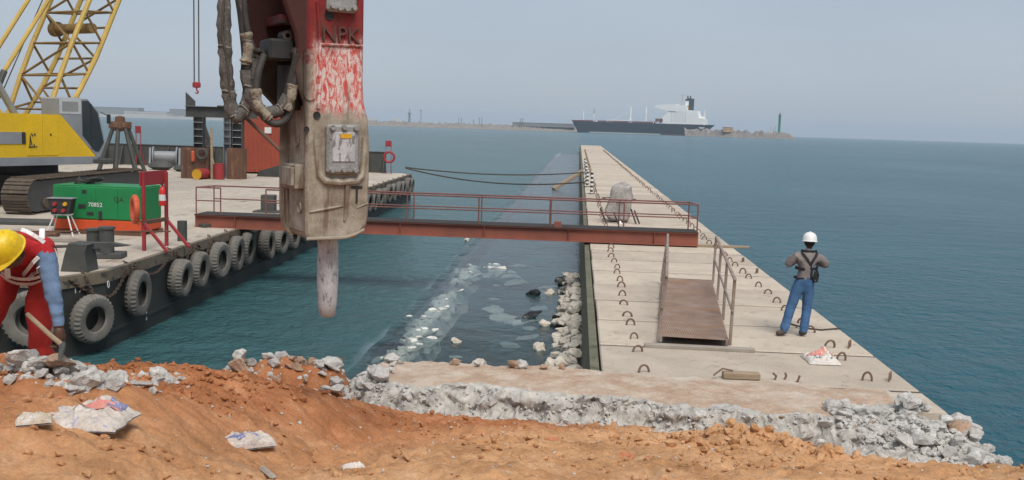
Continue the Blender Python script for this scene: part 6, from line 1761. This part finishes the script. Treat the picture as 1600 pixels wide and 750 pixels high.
# ================================================================== SHIP
ship_b = Vector((-14.5, 1864, 0)); ship_s = Vector((236, 1782, 0))
sd = (ship_s - ship_b).normalized(); sL = (ship_s - ship_b).length
ship = empty('cargo_ship', ship_b, math.atan2(sd.y, sd.x))
tag(ship, 'large black-hulled cargo ship with white superstructure aft, anchored offshore', 'ship')
def station(s):
    f = s / sL
    hb = 16 * min(1, (f / 0.12) ** 0.6 if f < 0.12 else 1) * (1 if f < 0.86 else max(0.55, 1 - (f - 0.86) / 0.14 * 0.45))
    return max(hb, 0.3)
FB = 20.0
hull = MB(); rows = []
ss = [0, 3, 8, 16, 30, 60, 120, 190, 220, 236, 250, sL]
for s in ss:
    hb = station(s)
    low = 0 if 10 < s < 236 else (-3 if s <= 10 else -3)
    sh = FB + (2.0 if s < 20 else 0)
    xo = 12 * (1 - s / 16) if s < 16 else (-(s - 232) * 0.75 if s > 232 else 0)
    ring_ = []
    for zz, kx, kb in ((sh, 0, 1.0), (FB * 0.55, 0.5, 0.93), (4.0, 0.92, 0.80), (-3, 1.0, 0.72)):
        ring_.append((s + xo * kx, -hb * kb, zz))
    ring_ += [(p[0], -p[1], p[2]) for p in reversed(ring_)]
    rows.append(ring_)
vs = [p for r_ in rows for p in r_]; m = 8
fs = [(i * m + k, i * m + k + 1, (i + 1) * m + k + 1, (i + 1) * m + k) for i in range(len(rows) - 1) for k in range(m - 1)]
fs += [(i * m, (i + 1) * m, (i + 1) * m + 7, i * m + 7) for i in range(len(rows) - 1)]
fs += [tuple(range(m)), tuple((len(rows) - 1) * m + k for k in range(m))]
hull.add(vs, fs); hull.build('hull', 'ship_hull', ship, 20)
sb_ = lambda x, y, z, dx, dy, dz, mat, name, par=ship, bev=0.0: MB().box((x, y, z), (dx, dy, dz), 0, bev).build(name, mat, par, 20)
sb_(sL * 0.40, 0, 0.9, sL * 0.50, 28.6, 1.8, 'ship_boot', 'boot_top'); sb_(sL * 0.78, 0, 1.2, sL * 0.24, 29.0, 2.4, 'ship_red', 'antifouling_band')
PXS = sL / 222.0
sx_ = lambda px: (px - 893) * PXS
for px, w_ in ((912, 40), (960, 55), (1008, 40)):
    sb_(sx_(px), 0, FB + 1.4, w_ * PXS * 0.8, 22, 2.6, 'ship_deck', 'hatch')
for px in (893 + 6,):
    sb_(sx_(px) + 4, 0, FB + 2.8, 14, 14, 1.6, 'ship_white', 'forecastle_rail')
sb_(sx_(958), -8, FB + 2.0, 12 * PXS, 6, 4.4, 'ship_white', 'deck_house'); sb_(sx_(978), -6, FB + 4.0, 28 * PXS, 3, 1.2, 'ship_white', 'catwalk')
for px, h, r_, two in ((913, 21, 0.9, False), (930, 25, 0.9, True), (988, 30, 1.6, False), (1012, 30, 1.6, False), (1101, 26, 1.0, False)):
    mb = MB(); mb.tube([(sx_(px), -4, FB - 1), (sx_(px), -4, FB + h * 0.62)], r_, 8); d_ = mb.build('mast', 'ship_white', ship)
    mb = MB(); mb.tube([(sx_(px), -4, FB + h * 0.62), (sx_(px), -4, FB + h)], [r_ * 1.15, r_ * 0.5], 8); mb.build('mast_head', 'far_grey' if two else 'ship_white', d_)
mb = MB(); mb.tube([(sx_(985), -5, FB + 18), (sx_(960), -6, FB + 4)], 0.35, 6); mb.build('derrick', 'ship_white', ship)
# accommodation block
acc = MB().prism([(sx_(1041), FB - 0.5), (sx_(1039), FB + 11), (sx_(1046), FB + 20), (sx_(1052), FB + 33), (sx_(1074), FB + 33), (sx_(1076), FB + 25), (sx_(1091), FB + 24), (sx_(1094), FB + 12), (sx_(1103), FB + 10), (sx_(1104), FB - 0.5)], -12, 12, lambda a, b, c: (a, c, b)).build('accommodation', 'ship_white', ship, 20)
MB().prism([(sx_(1027), FB + 28), (sx_(1027), FB + 32.5), (sx_(1060), FB + 35), (sx_(1060), FB + 22), (sx_(1046), FB + 23)], -13, 13, lambda a, b, c: (a, c, b)).build('bridge_wing', 'ship_white', acc, 20)
for zz in (FB + 5, FB + 9, FB + 13, FB + 17, FB + 21):
    for k in range(6):
        x = sx_(1053 + k * 4.2)
        MB().box((x, -12.05, zz), (1.8, 0.2, 1.2)).build('window', 'far_grey', acc, 0)
fun = MB().prism([(sx_(1071), FB + 24), (sx_(1071), FB + 44), (sx_(1076.5), FB + 46), (sx_(1083), FB + 45), (sx_(1083), FB + 23)], -4, 4, lambda a, b, c: (a, c, b)).build('funnel', 'ship_hull', ship, 20)
MB().box((sx_(1073.8), -4.1, FB + 29), (5.2 * PXS, 0.3, 7)).build('funnel_band', 'drum_yellow', fun, 0); MB().box((sx_(1073.8), -4.1, FB + 37), (5.2 * PXS, 0.3, 8)).build('funnel_band', 'ship_white', fun, 0)
for px in (1074, 1078):
    mb = MB(); mb.tube([(sx_(px), 0, FB + 44), (sx_(px), 0, FB + 50)], 1.2, 8); mb.build('exhaust_pipe', 'ship_hull', fun)
mb = MB(); mb.tube([(sx_(1066), 0, FB + 26), (sx_(1066), 0, FB + 52)], 0.9, 8); mb.box((sx_(1066), 0, FB + 51), (10, 1.2, 1.0)); mb.box((sx_(1066), 0, FB + 48), (5, 1.2, 0.8)); mb.build('radar_mast', 'far_pale', ship)
mb = MB(); mb.tube([(sx_(1040), -6, FB + 1), (sx_(1020), -6, FB + 5), (sx_(1008), -6, FB + 2)], 0.5, 6); mb.build('crane_boom', 'far_pale', ship)
sb_(sx_(1033), -6, FB + 5.5, 10 * PXS, 8, 6.5, 'ship_deck', 'deck_machinery'); sb_(sx_(1097), 0, FB + 12, 8 * PXS, 14, 5, 'ship_white', 'poop_house')
for k in range(3):
    sb_(sx_(1026 + k * 7), -13.2, FB + 0.4, 1.3, 0.6, 7.0, 'ship_white', 'side_frame')
sb_(sx_(1099), -13.9, FB - 5.0, 8 * PXS, 0.6, 1.0, 'ship_white', 'name_line'); sb_(sx_(1099), -13.7, FB - 7.2, 6 * PXS, 0.6, 1.0, 'ship_white', 'name_line')

# ================================================================== FAR SHORE
def mound(name, pts, h, w, mat, lb_, amp=0.25):
    """rubble breakwater along a polyline of (x,y)"""
    mb = MB(); P = []
    for (x0, y0_), (x1, y1_) in zip(pts, pts[1:]):
        L = math.hypot(x1 - x0, y1_ - y0_); n = max(2, int(L / 5))
        P += [(x0 + (x1 - x0) * k / n, y0_ + (y1_ - y0_) * k / n) for k in range(n)]
    P.append(pts[-1]); prof = [(-1.0, -1.0), (-0.72, 0.25), (-0.5, 0.62), (-0.3, 0.95), (0.3, 1.0), (1.0, -1.0)]
    def fn(i, j):
        x, y_ = P[j]; a, b = prof[i]
        e = min(1, (len(P) - 1 - j) / 3 + 0.15)
        k = 1 + amp * fbm(j * 0.9, i * 3.1, 4, 3) * (2.0 if 0 < i < 5 else 0)
        return (x + amp * 3 * fbm(j, i, 1, 2), y_ + a * w, max(-1.5, b * h * k * e))
    mb.grid(6, len(P), fn)
    return tag(mb.build(name, mat, None, 0), lb_, 'breakwater')
mound('breakwater', [(-455, 1880), (-340, 1890), (-230, 1900), (-130, 1905), (-10, 1912), (60, 1920)], 9.0, 16, 'far_rock', 'long low breakwater left of the ship on the horizon')
mound('breakwater', [(170, 1640), (235, 1590), (280, 1560), (325, 1535)], 9.5, 15, 'far_rock', 'rocky breakwater head with a green light tower right of the ship', 0.35)
lt = empty('light_tower', (304, 1552, 7))
tag(lt, 'slim green harbour light tower on the breakwater head', 'light tower')
MB().lathe([(2.6, 0), (2.3, 2), (1.9, 4), (1.6, 27), (2.1, 28), (2.1, 29.5), (0.001, 29.6)], 14).build('shaft', 'light_green', lt)
MB().lathe([(1.0, 29.5), (1.0, 32), (1.3, 32.2), (0.001, 33.2)], 10).build('lantern', 'far_grey', lt)
for q, (x, y_, h) in enumerate(((292, 1556, 20), (296, 1555, 17), (299, 1554, 21))):
    mb = MB(); mb.tube([(x, y_, 6), (x, y_, 6 + h * 0.6)], 0.45, 6); mb.box((x, y_, 6 + h * 0.6), (1.6, 1, 1.6)); tag(mb.build('harbour_mast', 'far_pale'), 'thin pale mast left of the green light tower, ' + ORD[q] + ' from left', 'mast', 'masts by the light tower')
def house(name, x, y_, w, d, h, zb, mat, roof, lb_, cat='building', win=True):
    b = empty(name, (x, y_, zb))
    MB().box((0, 0, h / 2), (w, d, h)).build('wall', mat, b, 0)
    MB().box((0, 0, h + 0.35), (w + 1.2, d + 1.2, 0.7)).build('roof', roof, b, 0)
    if win:
        n_ = max(2, int(w / 6))
        for k in range(n_):
            MB().box((-w / 2 + w * (k + 0.5) / n_, -d / 2 - 0.06, h * 0.55), (w / n_ * 0.45, 0.15, h * 0.35)).build('window', 'far_grey', b, 0)
    return tag(b, lb_, cat)
house('harbour_hut', 232, 1588, 15, 8, 7.5, 8.0, 'ochre', 'far_pale', 'small ochre hut on the breakwater between ship and light tower')
house('harbour_shed', -68, 1906, 118, 14, 7.0, 8.0, 'far_grey', 'far_pale', 'long low shed with pale roof on the breakwater left of the ship')
for q, (x, y_, w_, lb_) in enumerate(((-398, 1884, 26, 'white boat hauled out at the left end of the distant breakwater'), (-346, 1888, 24, 'white boat on the distant breakwater beside the tall tower'))):
    b = empty('white_boat', (x, y_, 8.5))
    MB().prism([(-w_ / 2, 4.5), (-w_ / 2 + 4, 0), (w_ / 2 - 2, 0), (w_ / 2, 3.6)], -3, 3, lambda a, bb, c: (a, c, bb)).build('hull', 'far_pale', b, 0)
    MB().prism([(-w_ / 5, 4.0), (-w_ / 5 + 2, 7.5), (w_ / 6, 7.2), (w_ / 4, 3.8)], -2, 2, lambda a, bb, c: (a, c, bb)).build('cabin', 'far_pale', b, 0)
    tag(b, lb_, 'boat', 'boats on the breakwater')
tw = empty('harbour_tower', (-323, 1890, 8))
MB().lathe([(2.4, 0), (1.9, 4), (1.7, 16), (3.0, 18), (3.2, 21), (1.0, 22), (0.6, 26), (0.001, 26)], 12).build('shaft', 'far_grey', tw); MB().lathe([(3.1, 18.5), (3.4, 21), (0.001, 22)], 12).build('gallery', 'far_pale', tw)
tag(tw, 'slim tower with pale top on the distant breakwater', 'tower')
for q, (x, h, t_) in enumerate(((-302, 24, 1), (-229, 12, 0), (-224, 11, 0), (-201, 9, 0), (-190, 13, 0), (-185, 12, 0), (-112, 13, 0), (-108, 14, 0))):
    mb = MB(); mb.tube([(x, 1896, 7), (x, 1896, 8 + h)], 0.6, 6)
    mb.box((x, 1896, 8 + h), (3.2 if t_ else 1.4, 1.2, 1.8))
    tag(mb.build('harbour_mast', 'far_grey'), 'thin dark mast on the distant breakwater, ' + ORD[q] + ' from the tall tower', 'mast', 'masts on the breakwater')
# hazy quay far left
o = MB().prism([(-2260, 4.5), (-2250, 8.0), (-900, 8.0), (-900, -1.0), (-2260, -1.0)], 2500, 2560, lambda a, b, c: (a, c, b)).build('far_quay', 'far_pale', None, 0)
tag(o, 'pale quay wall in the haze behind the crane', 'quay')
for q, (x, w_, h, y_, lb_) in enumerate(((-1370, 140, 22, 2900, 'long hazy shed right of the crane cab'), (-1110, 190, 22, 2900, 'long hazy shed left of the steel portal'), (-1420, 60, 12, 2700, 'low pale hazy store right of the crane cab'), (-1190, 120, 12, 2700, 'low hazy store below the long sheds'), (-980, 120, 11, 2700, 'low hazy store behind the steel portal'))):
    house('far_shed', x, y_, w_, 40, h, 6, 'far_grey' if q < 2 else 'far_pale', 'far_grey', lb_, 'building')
kind(MB().prism([(-4200, 2550), (-700, 2620), (-560, 2900), (-560, 3400), (-4200, 3400)], -1, 7.0).build('far_shore', 'far_rock', None, 0), 'structure')

# ================================================================== HAZE
hz = MB().box((0, 1700, 38.5), (13400, 9900, 83)).mesh('haze', 'white', 0)
t = NT('haze air')
t.t.nodes.remove(t.b)
pv = t.n('ShaderNodeVolumePrincipled')
pv.inputs['Color'].default_value = (0.62, 0.74, 0.88, 1)
pv.inputs['Density'].default_value = 0.00013
pv.inputs['Anisotropy'].default_value = 0.0
t.l(pv.outputs[0], t.out.inputs['Volume'])
hz.materials.clear(); hz.materials.append(t.m)
kind(obj('haze', hz), 'stuff')
